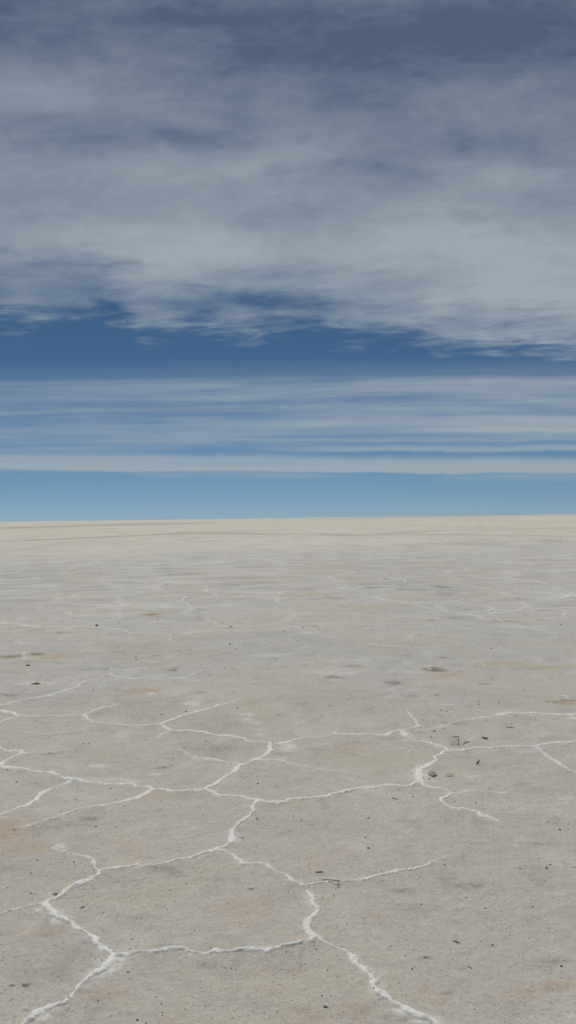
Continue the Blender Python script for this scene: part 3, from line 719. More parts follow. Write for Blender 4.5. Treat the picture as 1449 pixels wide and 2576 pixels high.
SINGLE = [
    (2, 708, 601, 9, 8, 'black', 'small black pebble just below the largest rock'),
    (2, 628, 689, 10, 8, 'black', 'round black pebble below the ridge, left of the branching white ridge fork'),
    (2, 736, 361, 14, 8, 'dark', 'dark oval pebble above the largest rock, below the faint wide ridge'),
    (2, 838, 719, 10, 8, 'brown', 'small brown pebble inside the fork of the right-hand ridge'),
    (2, 945, 724, 12, 9, 'brown', 'brown pebble on the crust just under the fading right-hand ridge'),
    (2, 1307, 818, 15, 9, 'grey', 'grey flattened pebble near the right edge, left of two black ones'),
    (2, 1367, 855, 16, 11, 'grey', 'angular grey pebble near the right edge, left of a tiny black one'),
    (2, 1410, 828, 7, 6, 'black', 'upper of two tiny black pebbles at the right edge'),
    (2, 1410, 853, 8, 6, 'black', 'lower of two tiny black pebbles at the right edge'),
    (2, 405, 800, 14, 7, 'dark', 'dark flat pebble alone on bare crust below the central ridge'),
    (2, 390, 898, 10, 9, 'red', 'small reddish pebble above the long near ridge in the middle'),
    (2, 962, 226, 8, 8, 'black', 'round black pebble above the wide faint ridge, the darkest there'),
    (2, 210, 232, 8, 6, 'black', 'lone black pebble on grey crust above the middle ridge'),
    (1, 1293, 805, 17, 12, 'brown', 'tan brown pebble just right of the steep central ridge'),
    (1, 1297, 624, 13, 9, 'brown', 'small tan pebble between two central ridges, above their junction'),
    (1, 1220, 897, 24, 13, 'pale', 'pale lump beside the steep central ridge near its bend'),
    (1, 483, 836, 12, 9, 'dark', 'dark grey pebble under the long left-hand ridge beside a dirt smear'),
    (1, 72, 858, 8, 8, 'black', 'black pebble on the orange stained crust at the left edge'),
    (1, 83, 616, 12, 9, 'dark', 'dark pebble in the left-hand cell between two diverging ridges'),
    (1, 38, 558, 10, 8, 'dark', 'dark pebble close under the bright ridge at the left edge'),
    (1, 935, 259, 12, 6, 'black', 'black flat pebble touching the upper side of a slanting white ridge'),
    (1, 813, 274, 15, 6, 'dark', 'wide dark pebble left of the slanting ridge, above the ridge fork'),
    (1, 470, 149, 11, 6, 'black', 'black flat pebble below the whitish salt strip on the left'),
    (3, 158, 256, 13, 10, 'dark', 'larger of two dark olive pebbles side by side left of the near ridge'),
    (3, 176, 261, 8, 7, 'dark', 'smaller of two dark olive pebbles side by side left of the near ridge'),
    (3, 1265, 237, 25, 17, 'pale', 'pale cream salt lump inside the large near cell under its upper right ridge'),
    (3, 646, 660, 18, 22, 'white', 'white salt lump under the lowest left ridge junction'),
    (3, 661, 687, 11, 10, 'pale', 'small pale lump just below the white salt lump'),
    (3, 692, 890, 14, 11, 'red', 'red brown pebble at the bottom edge, left of its twin'),
    (3, 735, 908, 12, 12, 'red', 'red brown pebble cut by the bottom edge of the picture'),
    (3, 812, 811, 11, 10, 'dark', 'dark grey round pebble in the lowest cell near its middle'),
    (3, 663, 490, 12, 10, 'brown', 'brown pebble in the large near cell above its lower ridge'),
    (3, 346, 801, 10, 9, 'brown', 'dark brown pebble on the lower edge of the bottom left ridge'),
    (3, 843, 342, 9, 7, 'red', 'tiny red black pebble in the centre of the large near cell'),
    (3, 938, 214, 9, 8, 'black', 'small black pebble in the upper part of the large near cell'),
    (4, 405, 37, 17, 12, 'dark', 'dark grey pebble with a rough top above the curved twig'),
    (4, 1375, 629, 14, 13, 'black', 'large black pebble near the right edge of the foreground'),
    (4, 1029, 524, 12, 13, 'black', 'black pebble left of the centre of the bare right foreground'),
    (4, 1230, 330, 10, 10, 'brown', 'dark brown round pebble in the bare right foreground'),
    (4, 1320, 115, 13, 9, 'dark', 'upper dark pebble of a pair at the right of the foreground'),
    (4, 1302, 134, 17, 9, 'brown', 'flat brown pebble just under a darker one at the right'),
    (4, 1168, 136, 12, 10, 'brown', 'dark brown pebble left of a pair of pebbles at the right'),
    (4, 991, 342, 11, 9, 'dark', 'round dark grey pebble in the middle of the right foreground'),
    (4, 670, 322, 11, 8, 'red', 'orange brown pebble right of the near vertical ridge'),
    (4, 432, 762, 10, 9, 'dark', 'dark pebble sitting on the broad white ridge at the bottom'),
    (4, 188, 834, 24, 18, 'brown', 'brown grey lump in the lowest cell left of the broad white ridge'),
    (4, 475, 203, 12, 11, 'pale', 'pale lump just under the long ridge right of the curved twig'),
    (4, 230, 278, 10, 8, 'black', 'black pebble just below the short leg of the curved twig'),
    (5, 488, 585, 18, 13, 'dark', 'dark grey stone standing alone out on the left of the flat'),
    (5, 1161, 587, 15, 9, 'black', 'small dark stone far out on the flat near the middle'),
    (5, 683, 740, 14, 5, 'red', 'upper dark red pebble of a pair on the grey crust left of the middle'),
    (5, 687, 751, 14, 5, 'red', 'lower dark red pebble of a pair on the grey crust left of the middle'),
    (5, 140, 781, 24, 5, 'black', 'long flat black fragment below the tan hollow at the left'),
    (5, 1427, 611, 10, 6, 'black', 'small black stone far out, right of the middle stone'),
    (6, 1374, 579, 8, 8, 'black', 'round black stone far out on the right of the flat'),
    (6, 74, 592, 8, 6, 'black', 'left of two small black stones far out in the middle'),
    (6, 152, 602, 8, 5, 'black', 'right of two small black stones far out in the middle'),
    (6, 416, 362, 6, 5, 'black', 'tiny black stone above the dark streaks far out'),
]
for (tl, x, y, w, h, kd, lab) in SINGLE:
    put_stone(tl, x, y, w, h, kd, lab, 'pebble' if tl < 5 else 'stone', 'pebble' if tl < 5 else 'stone')
ol = put_stone(3, 276, 266, 30, 13, 'green', 'flat olive stone perched on the near left ridge', 'stone', 'flat_stone')
wd = put_stone(3, 414, 333, 24, 16, 'brown', 'tilted brown chip right of the ridge corner at near left', 'chip', 'brown_chip')
wd.scale = (wd.scale[0] * .55, wd.scale[0] * 1.3, wd.scale[0] * .4); wd.rotation_euler = (0, .1, -.7)

MANY = {
    2: [(768, 796, 7), (852, 868, 7), (1268, 539, 7), (1060, 546, 6), (27, 788, 10), (8, 860, 9), (1116, 743, 8), (1253, 690, 6), (1297, 712, 6), (502, 777, 7), (627, 459, 9), (628, 600, 5), (541, 553, 5), (152, 518, 8), (1143, 289, 8), (880, 211, 7), (897, 239, 7),
        (442, 96, 7), (316, 181, 6), (240, 284, 6), (170, 282, 8), (678, 307, 11), (315, 330, 6), (17, 357, 7), (365, 455, 5), (947, 38, 6), (1025, 90, 7), (248, 87, 9), (552, 120, 8), (742, 181, 9), (752, 179, 7), (768, 259, 9), (800, 261, 9), (755, 283, 8), (1060, 219, 10), (960, 213, 6), (60, 330, 5), (1190, 153, 8), (720, 389, 10), (820, 430, 7), (1200, 560, 5), (1330, 660, 6), (1100, 700, 5), (980, 700, 6), (1190, 800, 5), (560, 840, 5), (300, 850, 5), (110, 775, 5)],
    1: [(1197, 240, 12), (1247, 240, 8), (1404, 276, 8), (1378, 258, 6), (350, 438, 8), (315, 429, 6), (182, 311, 6), (380, 704, 10), (312, 762, 8), (807, 714, 9), (826, 786, 7), (875, 737, 7), (558, 648, 8), (822, 582, 6), (585, 842, 10), (715, 850, 6), (250, 242, 8), (1172, 165, 7), (717, 47, 7), (273, 76, 6), (205, 76, 6), (1373, 417, 7), (1186, 308, 6), (135, 27, 14), (1050, 78, 8), (460, 354, 7), (420, 422, 8), (445, 421, 9), (935, 362, 6), (625, 738, 7), (1080, 540, 5), (700, 500, 5), (410, 660, 6), (180, 618, 8), (1370, 790, 7), (1020, 780, 6), (650, 895, 7), (1130, 40, 8)],
    3: [(38, 223, 8), (185, 90, 8), (372, 104, 12), (390, 284, 8), (335, 288, 6), (349, 289, 6), (705, 240, 8), (766, 211, 8), (663, 271, 7), (825, 328, 7), (590, 378, 8), (786, 320, 9), (895, 180, 7), (1015, 180, 7), (970, 136, 7), (1340, 232, 7), (1117, 271, 6), (972, 519, 8), (516, 454, 8), (400, 762, 10), (476, 727, 9), (293, 676, 10), (178, 652, 8), (20, 548, 10), (20, 573, 8), (7, 760, 10), (495, 803, 10), (1134, 634, 9), (1163, 634, 11), (1023, 618, 9), (1083, 626, 7), (1408, 716, 8), (785, 775, 9), (755, 738, 7), (792, 567, 8), (1371, 103, 12), (1440, 563, 10), (1085, 350, 7), (1205, 410, 6), (700, 180, 6), (1110, 465, 7), (480, 598, 8), (816, 869, 9), (547, 765, 9), (670, 640, 8), (930, 12, 6), (590, 520, 7), (120, 575, 7), (30, 610, 7), (880, 300, 6), (1060, 380, 6), (1290, 20, 6), (75, 320, 6), (640, 390, 6), (1250, 770, 7), (1180, 850, 8), (1010, 700, 8), (1330, 860, 7), (910, 780, 6), (600, 860, 7), (150, 860, 8), (60, 790, 8), (260, 745, 7), (1415, 640, 8)],
    4: [(541, 97, 8), (471, 155, 9), (241, 245, 8), (663, 224, 8), (660, 187, 8), (855, 225, 8), (1127, 357, 8), (1333, 282, 8), (1262, 87, 8), (1292, 198, 11), (896, 288, 9), (884, 346, 8), (1229, 198, 8), (1090, 303, 7), (1017, 686, 9), (906, 764, 8), (1213, 485, 9), (1155, 562, 8), (1360, 417, 6), (1367, 492, 6), (592, 575, 9), (818, 546, 10), (829, 591, 9), (522, 528, 13), (85, 616, 9), (144, 549, 12), (172, 780, 11), (251, 684, 12), (432, 687, 7), (457, 804, 7), (368, 861, 8), (882, 743, 7), (1247, 890, 8), (1091, 909, 8), (1367, 870, 7), (1372, 688, 7), (1325, 811, 6), (1190, 718, 6), (997, 773, 7), (1113, 572, 8), (902, 597, 8), (1117, 630, 9), (250, 437, 8), (288, 440, 6), (172, 372, 7), (190, 372, 6), (222, 373, 6), (269, 452, 7), (470, 460, 6), (30, 262, 8), (2, 257, 8), (880, 80, 6), (700, 60, 6), (960, 170, 6), (1100, 440, 6), (760, 470, 7), (640, 640, 7), (560, 720, 8), (700, 700, 6), (800, 680, 7), (1180, 640, 6), (1270, 540, 7), (1420, 560, 6), (330, 700, 7), (90, 740, 8), (20, 800, 8), (240, 780, 7), (940, 850, 7), (780, 880, 8), (1060, 820, 6), (1160, 870, 7)],
    5: [(1033, 469, 7), (1120, 574, 8), (597, 566, 10), (996, 538, 7), (247, 440, 7), (143, 475, 6), (168, 694, 5), (505, 304, 5), (1190, 700, 11), (955, 724, 7), (1008, 778, 6), (1158, 676, 16), (605, 124, 5), (432, 627, 6), (1390, 748, 8), (1278, 578, 6), (1360, 670, 7), (792, 556, 8), (1217, 353, 5), (848, 293, 5), (840, 373, 6), (1060, 572, 7), (300, 350, 4), (470, 492, 5)],
    6: [(1226, 381, 7), (1022, 699, 9), (462, 669, 7), (780, 497, 7), (672, 286, 5), (900, 135, 5), (1187, 685, 6), (1257, 550, 5), (947, 791, 7), (1385, 320, 5), (50, 658, 8), (768, 391, 6), (1130, 393, 5), (870, 690, 6), (320, 560, 5), (120, 450, 6), (1245, 347, 5), (600, 560, 6), (107, 284, 5), (1330, 600, 5)],
}
GR = {1: ('tiny dark pebble loose on the crust in the left part of the cracked flat', 'small pebbles on the left of the cracked crust'),
      2: ('tiny dark pebble loose on the crust in the right part of the cracked flat', 'small pebbles on the right of the cracked crust'),
      3: ('tiny dark pebble loose on the salt crust of the left foreground', 'small pebbles in the left foreground'),
      4: ('tiny dark pebble loose on the salt crust of the right foreground', 'small pebbles in the right foreground'),
      5: ('tiny dark stone far out on the left of the flat, a mere speck', 'far small stones on the left'),
      6: ('tiny dark stone far out on the right of the flat, a mere speck', 'far small stones on the right')}
kinds = ['black', 'dark', 'dark', 'black', 'brown', 'dark', 'red', 'grey']
for tl, lst in MANY.items():
    for q, (x, y, w) in enumerate(lst):
        kd = kinds[(q * 5 + tl) % 8] if w < 10 else ('dark', 'brown', 'black', 'grey')[q % 4]
        if tl in (5, 6): kd = ('black', 'dark')[q % 2]
        put_stone(tl, x, y, w * .92, w * .75 if w < 10 else w * .55, kd, GR[tl][0], 'pebble' if tl < 5 else 'stone', 'small_pebble' if tl < 5 else 'small_stone', GR[tl][1])


# ------------------------------------------------------------------ twigs and debris
def tube(name, pts, radii_, mat, seg=7, jitter=.0):
    vs, fs = [], []
    n = len(pts); P = [Vector(p) for p in pts]
    for i in range(n):
        t = (P[min(i + 1, n - 1)] - P[max(i - 1, 0)]).normalized()
        a = t.cross(Vector((0, 0, 1)))
        if a.length < .2: a = t.cross(Vector((1, 0, 0)))
        a.normalize(); b = t.cross(a)
        for k_ in range(seg):
            an = 2 * math.pi * k_ / seg
            r = radii_[i] * (1 + random.uniform(-jitter, jitter))
            vs.append(tuple(P[i] + a * math.cos(an) * r + b * math.sin(an) * r))
    for i in range(n - 1):
        for k_ in range(seg):
            fs.append((i * seg + k_, i * seg + (k_ + 1) % seg, (i + 1) * seg + (k_ + 1) % seg, (i + 1) * seg + k_))
    fs.append(tuple(range(seg))[::-1]); fs.append(tuple((n - 1) * seg + k_ for k_ in range(seg)))
    return vs, fs


def smooth(pts, sub=6):
    out = []
    n = len(pts)
    for i in range(n - 1):
        p0 = Vector(pts[max(i - 1, 0)]); p1 = Vector(pts[i]); p2 = Vector(pts[i + 1]); p3 = Vector(pts[min(i + 2, n - 1)])
        for k_ in range(sub):
            t = k_ / sub
            out.append(.5 * ((2 * p1) + (p2 - p0) * t + (2 * p0 - 5 * p1 + 4 * p2 - p3) * t * t + (3 * p1 - p0 - 3 * p2 + p3) * t ** 3))
    out.append(Vector(pts[-1])); return out


def make_obj(name, parts, mat, label=None, cat=None, group=None, parent=None, loc=None):
    V_, F_ = [], []
    for vs, fs in parts:
        b = len(V_); V_ += vs; F_ += [tuple(i + b for i in f) for f in fs]
    loc = Vector(loc) if loc is not None else Vector((0, 0, 0))
    me = bpy.data.meshes.new(name); me.from_pydata([tuple(Vector(v) - loc) for v in V_], [], F_); me.materials.append(mat)
    for p in me.polygons: p.use_smooth = True
    o = bpy.data.objects.new(name, me); col.objects.link(o); o.location = loc
    if parent: o.parent = parent; o.location = loc - parent.location
    if label: o['label'] = label; o['category'] = cat
    if group: o['group'] = group
    return o


def gpt(tl, x, y, lift=0.):
    cx, cy = gt(tl, x, y); return Vector((cx, cy, zat(cx, cy) + lift))


def gpt_up(tl, x, y, h):
    """a point h metres above the flat that is seen at x, y"""
    cx, cy = gt(tl, x, y); f = 1 - h / H_EYE
    return Vector((cx * f, cy * f, h))


def taper(n, r0_, r1_): return [r0_ + (r1_ - r0_) * i / (n - 1) for i in range(n)]


# curved twig with a short leg
z0 = zat(*gt(4, 165, 205))
main = smooth([gpt(4, 165, 206, .0025), gpt(4, 190, 203, .004), gpt_up(4, 215, 190, z0 + .012), gpt_up(4, 238, 192, z0 + .015), gpt_up(4, 256, 196, z0 + .013)])
leg = smooth([gpt_up(4, 258, 195, z0 + .014), gpt_up(4, 252, 210, z0 + .011), gpt(4, 250, 234, .003)])
tw = bpy.data.objects.new('twig', None); col.objects.link(tw); tw.location = gpt(4, 250, 206)
tw['label'] = 'thin curved dark twig with a bent leg lying across the long foreground ridge'; tw['category'] = 'twig'
make_obj('stem', [tube('s', main, taper(len(main), .0014, .0019), None, jitter=.12)], MAT['twig'], parent=tw, loc=main[0])
make_obj('side_branch', [tube('s', leg, taper(len(leg), .0018, .0015), None, jitter=.12)], MAT['twig'], parent=tw, loc=leg[0])


def stick(tl, pts, r, label, mat='twig', lift=None, cat='twig', name='twig'):
    lift = lift if lift is not None else r * .8
    P = smooth([gpt(tl, x, y, lift) for x, y in pts], 5)
    rr = [r * (1 - .35 * abs(2 * i / (len(P) - 1) - 1)) * random.uniform(.8, 1.2) for i in range(len(P))]
    return make_obj(name, [tube('s', P, rr, None, jitter=.15)], MAT[mat], label, cat, loc=P[0])


stick(4, [(140, 159), (158, 157), (176, 158)], .0030, 'short straight dark stick above the curved twig')
stick(2, [(978, 396), (990, 400), (1004, 403)], .0075, 'thick short dark stick right of the forked twigs')
stick(2, [(1098, 342), (1115, 343), (1138, 346)], .0030, 'slender dark stick under the wide faint ridge at the right')
stick(2, [(882, 430), (888, 422), (898, 418), (915, 418)], .0040, 'small bent grey twig right of the triangular twig', 'twiggrey')
stick(2, [(830, 387), (845, 390), (860, 386)], .0030, 'faint grey twig lying above the triangular twig', 'twiggrey')
stick(2, [(525, 697), (548, 702)], .0022, 'thin grey sliver on the crust above the bare beige cell', 'twiggrey')
stick(4, [(832, 503), (848, 508), (862, 514)], .0030, 'brown twiggy scrap in the middle of the right foreground', 'straw')
stick(4, [(905, 628), (918, 637), (926, 641)], .0016, 'thin short sliver low in the right foreground')
# upright triangular twig
fp = bpy.data.objects.new('forked_twig', None); col.objects.link(fp); fp.location = gpt(2, 858, 433)
fp['label'] = 'triangular forked twig sticking up above the right-hand ridge junction'; fp['category'] = 'twig'
zb = zat(*gt(2, 858, 433))
upr = smooth([gpt(2, 859, 433), gpt(2, 858, 430) + Vector((0, 0, .02)), gpt(2, 858, 430) + Vector((-.001, 0, .055))])
make_obj('stem', [tube('s', upr, taper(len(upr), .0026, .0015), None, jitter=.15)], MAT['twig'], parent=fp, loc=upr[0])
b1 = smooth([upr[-1] + Vector((0, 0, -.012)), upr[-1] + Vector((-.022, .0, -.030)), upr[0] + Vector((-.065, .02, .012))])
b2 = smooth([upr[2] + Vector((0, 0, .0)), upr[2] + Vector((-.03, .0, .004)), upr[0] + Vector((-.06, .005, .004))])
make_obj('side_branch', [tube('s', b1, taper(len(b1), .0014, .0009), None)], MAT['twiggrey'], parent=fp, loc=b1[0])
make_obj('side_branch', [tube('s', b2, taper(len(b2), .0014, .0009), None)], MAT['twiggrey'], parent=fp, loc=b2[0])
# dark withered scrap like a leaf
lc = gpt(2, 957, 528)
lv, lf = [], []
for i in range(9):
    t = i / 8; w_ = .009 * math.sin(math.pi * min(1, t * 1.05)) + .001
    c_ = lc + Vector((-.012 + .024 * t, .01 * t, .003 + .022 * t))
    for s_ in (-1, 0, 1):
        lv.append(tuple(c_ + Vector((s_ * w_ * .5, 0, -s_ * w_ * .5 + (.003 if s_ == 0 else 0)))))
base_n = len(lv)
lv += [(x, y + .0022, z - .0015) for x, y, z in lv]
for i in range(8):
    for s_ in range(2):
        a_ = i * 3 + s_
        lf.append((a_, a_ + 1, a_ + 4, a_ + 3)); lf.append((base_n + a_ + 3, base_n + a_ + 4, base_n + a_ + 1, base_n + a_))
    lf.append((i * 3, (i + 1) * 3, base_n + (i + 1) * 3, base_n + i * 3)); lf.append((i * 3 + 2, base_n + i * 3 + 2, base_n + (i + 1) * 3 + 2, (i + 1) * 3 + 2))
lf += [(0, base_n, base_n + 1, 1), (1, base_n + 1, base_n + 2, 2), (24, 25, base_n + 25, base_n + 24), (25, 26, base_n + 26, base_n + 25)]
make_obj('withered_leaf', [(lv, lf)], MAT['twig'], 'small withered dark leaf standing on edge in the right-hand cell', 'leaf', loc=lc)


# brown tuft of straw
def clump(tl, x, y, w, hgt_m, n, label, mat, cat, name, r=.0022):
    c_ = gpt(tl, x, y); _, _, s = scale_at(tl, x, y); W = w * s
    parts = []
    for _ in range(n):
        a0 = random.uniform(0, 6.28); q = random.random() ** .6 * W * .42
        b = Vector((c_.x + q * math.cos(a0), c_.y + q * math.sin(a0) * .8, c_.z - .002))
        d_ = Vector((random.gauss(0, .6), random.gauss(0, .6), random.uniform(.15, 1))) * hgt_m * (1 - .6 * q / (W * .42 + 1e-6)) * random.uniform(.5, 1.1)
        m_ = b + d_ * .55 + Vector((random.gauss(0, .2), random.gauss(0, .2), .1)) * hgt_m * .4
        e = b + d_ + Vector((0, 0, -.25 * hgt_m)); e.z = max(e.z, c_.z + .001)
        P = smooth([b, m_, e], 3)
        parts.append(tube('s', P, taper(len(P), r * random.uniform(.7, 1.3), r * .4), None, 5))
    return make_obj(name, parts, MAT[mat], label, cat, loc=c_)


clump(1, 182, 118, 48, .034, 110, 'brown straw tuft caught on the whitish salt strip at left', 'straw', 'tuft', 'straw_tuft', .0035)
clump(3, 128, 719, 46, .010, 46, 'dark brown mat of plant scraps in the bottom left cell', 'straw', 'plant debris', 'debris_scrap', .0012)
clump(3, 60, 719, 30, .008, 22, 'smaller black mat of plant scraps at the bottom left edge', 'twig', 'plant debris', 'debris_scrap', .0012)
clump(4, 848, 510, 30, .008, 14, 'rusty scrap of dry stalks amid the right foreground', 'straw', 'plant debris', 'debris_scrap', .0012)
clump(4, 700, 588, 36, .006, 26, 'thin dark scatter of plant scraps low in the right foreground', 'twiggrey', 'plant debris', 'debris_scrap', .0011)
clump(1, 450, 801, 60, .008, 34, 'black stalky scraps lying under the long left-hand ridge', 'twig', 'plant debris', 'debris_scrap', .0018)
clump(1, 875, 49, 36, .012, 26, 'dark scraps of stalks on the grey crust above the thin ridge', 'twig', 'plant debris', 'debris_scrap', .0032)
clump(4, 565, 250, 60, .006, 26, 'grey flat scraps below the long foreground ridge', 'twiggrey', 'plant debris', 'debris_scrap', .0011)


# ------------------------------------------------------------------ uncountable grit and salt crumbs
def scatter(name, pts, mats, label, up_fac=.35):
    V_, F_, MI = [], [], []
    base = [(-.5, 0, 0), (.5, 0, 0), (0, -.5, 0), (0, .5, 0), (0, 0, -.4), (0, 0, .6)]
    tri = [(0, 2, 5), (2, 1, 5), (1, 3, 5), (3, 0, 5), (2, 0, 4), (1, 2, 4), (3, 1, 4), (0, 3, 4)]
    for (x, y, s, mi) in pts:
        b = len(V_); a_ = random.uniform(0, 6.28); ca, sa_ = math.cos(a_), math.sin(a_)
        z = zat(x, y); e = random.uniform(.6, 1.5)
        for (px, py, pz) in base:
            px *= s * e * random.uniform(.7, 1.3); py *= s * random.uniform(.7, 1.3); pz *= s * .8 * random.uniform(.7, 1.3)
            V_.append((x + px * ca - py * sa_, y + px * sa_ + py * ca, z + pz + s * up_fac * .5))
        F_ += [tuple(i + b for i in f) for f in tri]; MI += [mi] * 8
    me = bpy.data.meshes.new(name); me.from_pydata(V_, [], F_)
    for m_ in mats: me.materials.append(m_)
    me.polygons.foreach_set('material_index', np.array(MI, np.int32))
    o = bpy.data.objects.new(name, me); col.objects.link(o); o['kind'] = 'stuff'; o['label'] = label
    o['category'] = 'grit' if 'grit' in name else 'salt crumbs'
    return o


pts = []
clx = [(random.uniform(-.36, .36), random.random()) for _ in range(160)]
while len(pts) < 9000:
    inv_ = random.uniform(1 / 12., 1 / 2.4); r = 1 / inv_
    th = random.uniform(-.5, .5)
    x = r * math.sin(th); y = r * math.cos(th)
    dn = .5 + .5 * math.sin(x * 2.3 + 1.7 * math.sin(y * 1.9)) * math.sin(y * 3.1 + x)
    if random.random() > .25 + .75 * dn: continue
    s = .0011 * (r / 2.6) ** .8 * math.exp(abs(random.gauss(0, .55)))
    pts.append((x, y, min(s, .009), random.choice((0, 0, 1, 1, 1, 2, 2, 3, 4, 4))))
scatter('grit', pts, [MAT['black'], MAT['dark'], MAT['brown'], MAT['red'], MAT['grey']], 'fine dark grit strewn over the salt crust')
pts = []
for (x, y, w) in random.sample(RIDGE_PTS, min(1500, len(RIDGE_PTS))):
    if not (1.5 < math.hypot(x, y) < 9): continue
    g = abs(random.gauss(0, 1)); a_ = random.uniform(0, 6.28)
    pts.append((x + g * w * 1.3 * math.cos(a_), y + g * w * 1.3 * math.sin(a_), random.uniform(.0015, .0038), random.choice((0, 0, 0, 1))))
scatter('salt_crumbs', pts, [MAT['white'], MAT['pale']], 'small white salt crumbs along the ridges')

# ------------------------------------------------------------------ light
SUN_EL, SUN_AZ = math.radians(57), math.radians(-14)      # high, ahead, a little left
sd = bpy.data.lights.new('sun', 'SUN'); sd.energy = 2.9; sd.angle = math.radians(1.2); sd.color = (1, .955, .89)
so = bpy.data.objects.new('sun', sd); col.objects.link(so)
sdir = Vector((math.cos(SUN_EL) * math.sin(SUN_AZ), math.cos(SUN_EL) * math.cos(SUN_AZ), math.sin(SUN_EL)))
so.rotation_euler = sdir.to_track_quat('Z', 'Y').to_euler()
so.location = (0, 0, 30)

# ------------------------------------------------------------------ sky with cirrus
w = bpy.data.worlds.new('World'); scn.world = w; w.use_nodes = True
w.node_tree.nodes.clear(); T = NT(w.node_tree)
wo = T.node('ShaderNodeOutputWorld'); bg = T.node('ShaderNodeBackground'); T.l.new(bg.outputs[0], wo.inputs[0])
sky = T.node('ShaderNodeTexSky', sky_type='NISHITA'); sky.sun_disc = False
sky.sun_elevation = SUN_EL; sky.sun_rotation = SUN_AZ; sky.altitude = 3650; sky.air_density = 1.0; sky.dust_density = .1; sky.ozone_density = 1.5
tc = T.node('ShaderNodeTexCoord'); D = tc.outputs['Generated']
sp = T.node('ShaderNodeSeparateXYZ'); T.put(sp.inputs[0], D)
dx, dy, dz = sp.outputs
zc = T.math('MAXIMUM', dz, .012)
U = T.math('DIVIDE', dx, zc); V = T.math('DIVIDE', dy, zc)          # a point of the cloud sheet, in units of its height
S = T.math('ARCTAN2', dx, dy)                                        # azimuth
hz = T.math('SQRT', T.math('ADD', T.math('MULTIPLY', dx, dx), T.math('MULTIPLY', dy, dy)))
Tn = T.math('DIVIDE', dz, T.math('MAXIMUM', T.math('MULTIPLY', hz, T.math('COSINE', T.math('MULTIPLY', T.math('MINIMUM', T.math('MAXIMUM', S, -.6), .6), 1.))), .001))
comb = T.node('ShaderNodeCombineXYZ'); T.put(comb.inputs[0], U); T.put(comb.inputs[1], V)
UV = comb.outputs[0]
comb2 = T.node('ShaderNodeCombineXYZ'); T.put(comb2.inputs[0], S); T.put(comb2.inputs[1], Tn)
ST = comb2.outputs[0]


def cs(Xp, Yp):
    """bearing and rise of a cloud feature noted from the viewpoint"""
    return math.atan((Xp - 724.5) / F), (1303 - Yp) / F


def blob(Xp, Yp, wx_, wy_, amt):
    s_, t_ = cs(Xp, Yp)
    mp = T.mapping(ST_W, (F / wx_, F / wy_, 0), (-s_ * F / wx_, -t_ * F / wy_, 0))
    ln = T.node('ShaderNodeVectorMath', operation='LENGTH'); T.put(ln.inputs[0], mp)
    e = T.math('MULTIPLY', T.math('MULTIPLY', ln.outputs['Value'], ln.outputs['Value']), -1.)
    return T.math('MULTIPLY', T.math('EXPONENT', e), amt)


# warp coordinates so that large shapes get torn, streaky outlines
def centred(nz, amt):
    v = T.node('ShaderNodeVectorMath', operation='SUBTRACT'); T.put(v.inputs[0], nz); v.inputs[1].default_value = (.5, .5, .5)
    m_ = T.node('ShaderNodeVectorMath', operation='MULTIPLY'); T.put(m_.inputs[0], v.outputs[0]); m_.inputs[1].default_value = amt
    return m_.outputs[0]


def vadd(a, b):
    v = T.node('ShaderNodeVectorMath', operation='ADD'); T.put(v.inputs[0], a); T.put(v.inputs[1], b); return v.outputs[0]


wn1 = T.noise(T.mapping(ST, (4.5, 9, 1)), 1., 6, .6, 0, 1)
ST_W = vadd(ST, centred(wn1, (.26, .10, 0)))

f_a = T.noise(T.mapping(UV, (1.0, 1.0, 1), rot=(0, 0, .25)), 1.25, 8, .56, .35)            # soft puffs
f_b = T.noise(T.mapping(UV, (1.1, 2.0, 1), (5, 2, 0), (0, 0, .50)), 1.5, 9, .62, .6)      # streaks
f_c = T.noise(T.mapping(ST, (6., 15., 1), (2, 7, 0), (0, 0, -.60)), 1., 8, .60, .5)         # soft bands
f_d = T.noise(T.mapping(ST, (16., 70., 1), (1, 3, 0), (0, 0, -.05)), 1., 6, .6, .6)       # fine wisps

# lower edge of the main sheet
cur = T.node('ShaderNodeFloatCurve')
sN = T.ramp(S, -.45, .45, 0, 1, 'LINEAR')
T.put(cur.inputs['Value'], sN)
edge = [(-100, 780), (0, 795), (120, 812), (240, 785), (300, 800), (375, 855), (450, 842), (510, 835), (600, 862), (700, 850), (790, 835), (880, 878), (980, 862), (1100, 893), (1300, 910), (1449, 920), (1560, 930)]
cp = cur.mapping.curves[0].points
pt = [((cs(x_, 0)[0] + .45) / .9, (1303 - y_) / F * 2) for x_, y_ in edge]
cp[0].location = (0, pt[0][1]); cp[1].location = (1, pt[-1][1])
for p in pt: cp.new(*p)
cur.mapping.update()
tedge = T.math('MULTIPLY', cur.outputs[0], .5)
above = T.math('SUBTRACT', Tn, tedge)
jit = T.math('ADD', T.math('MULTIPLY', T.math('SUBTRACT', f_b, .5), .085), T.math('MULTIPLY', T.math('SUBTRACT', f_d, .5), .09))
sheet = T.math('ADD', T.ramp(T.math('ADD', above, jit), -.008, .035, 0, .55), T.ramp(T.math('ADD', above, T.math('MULTIPLY', jit, 1.4)), .0, .10, 0, .45))

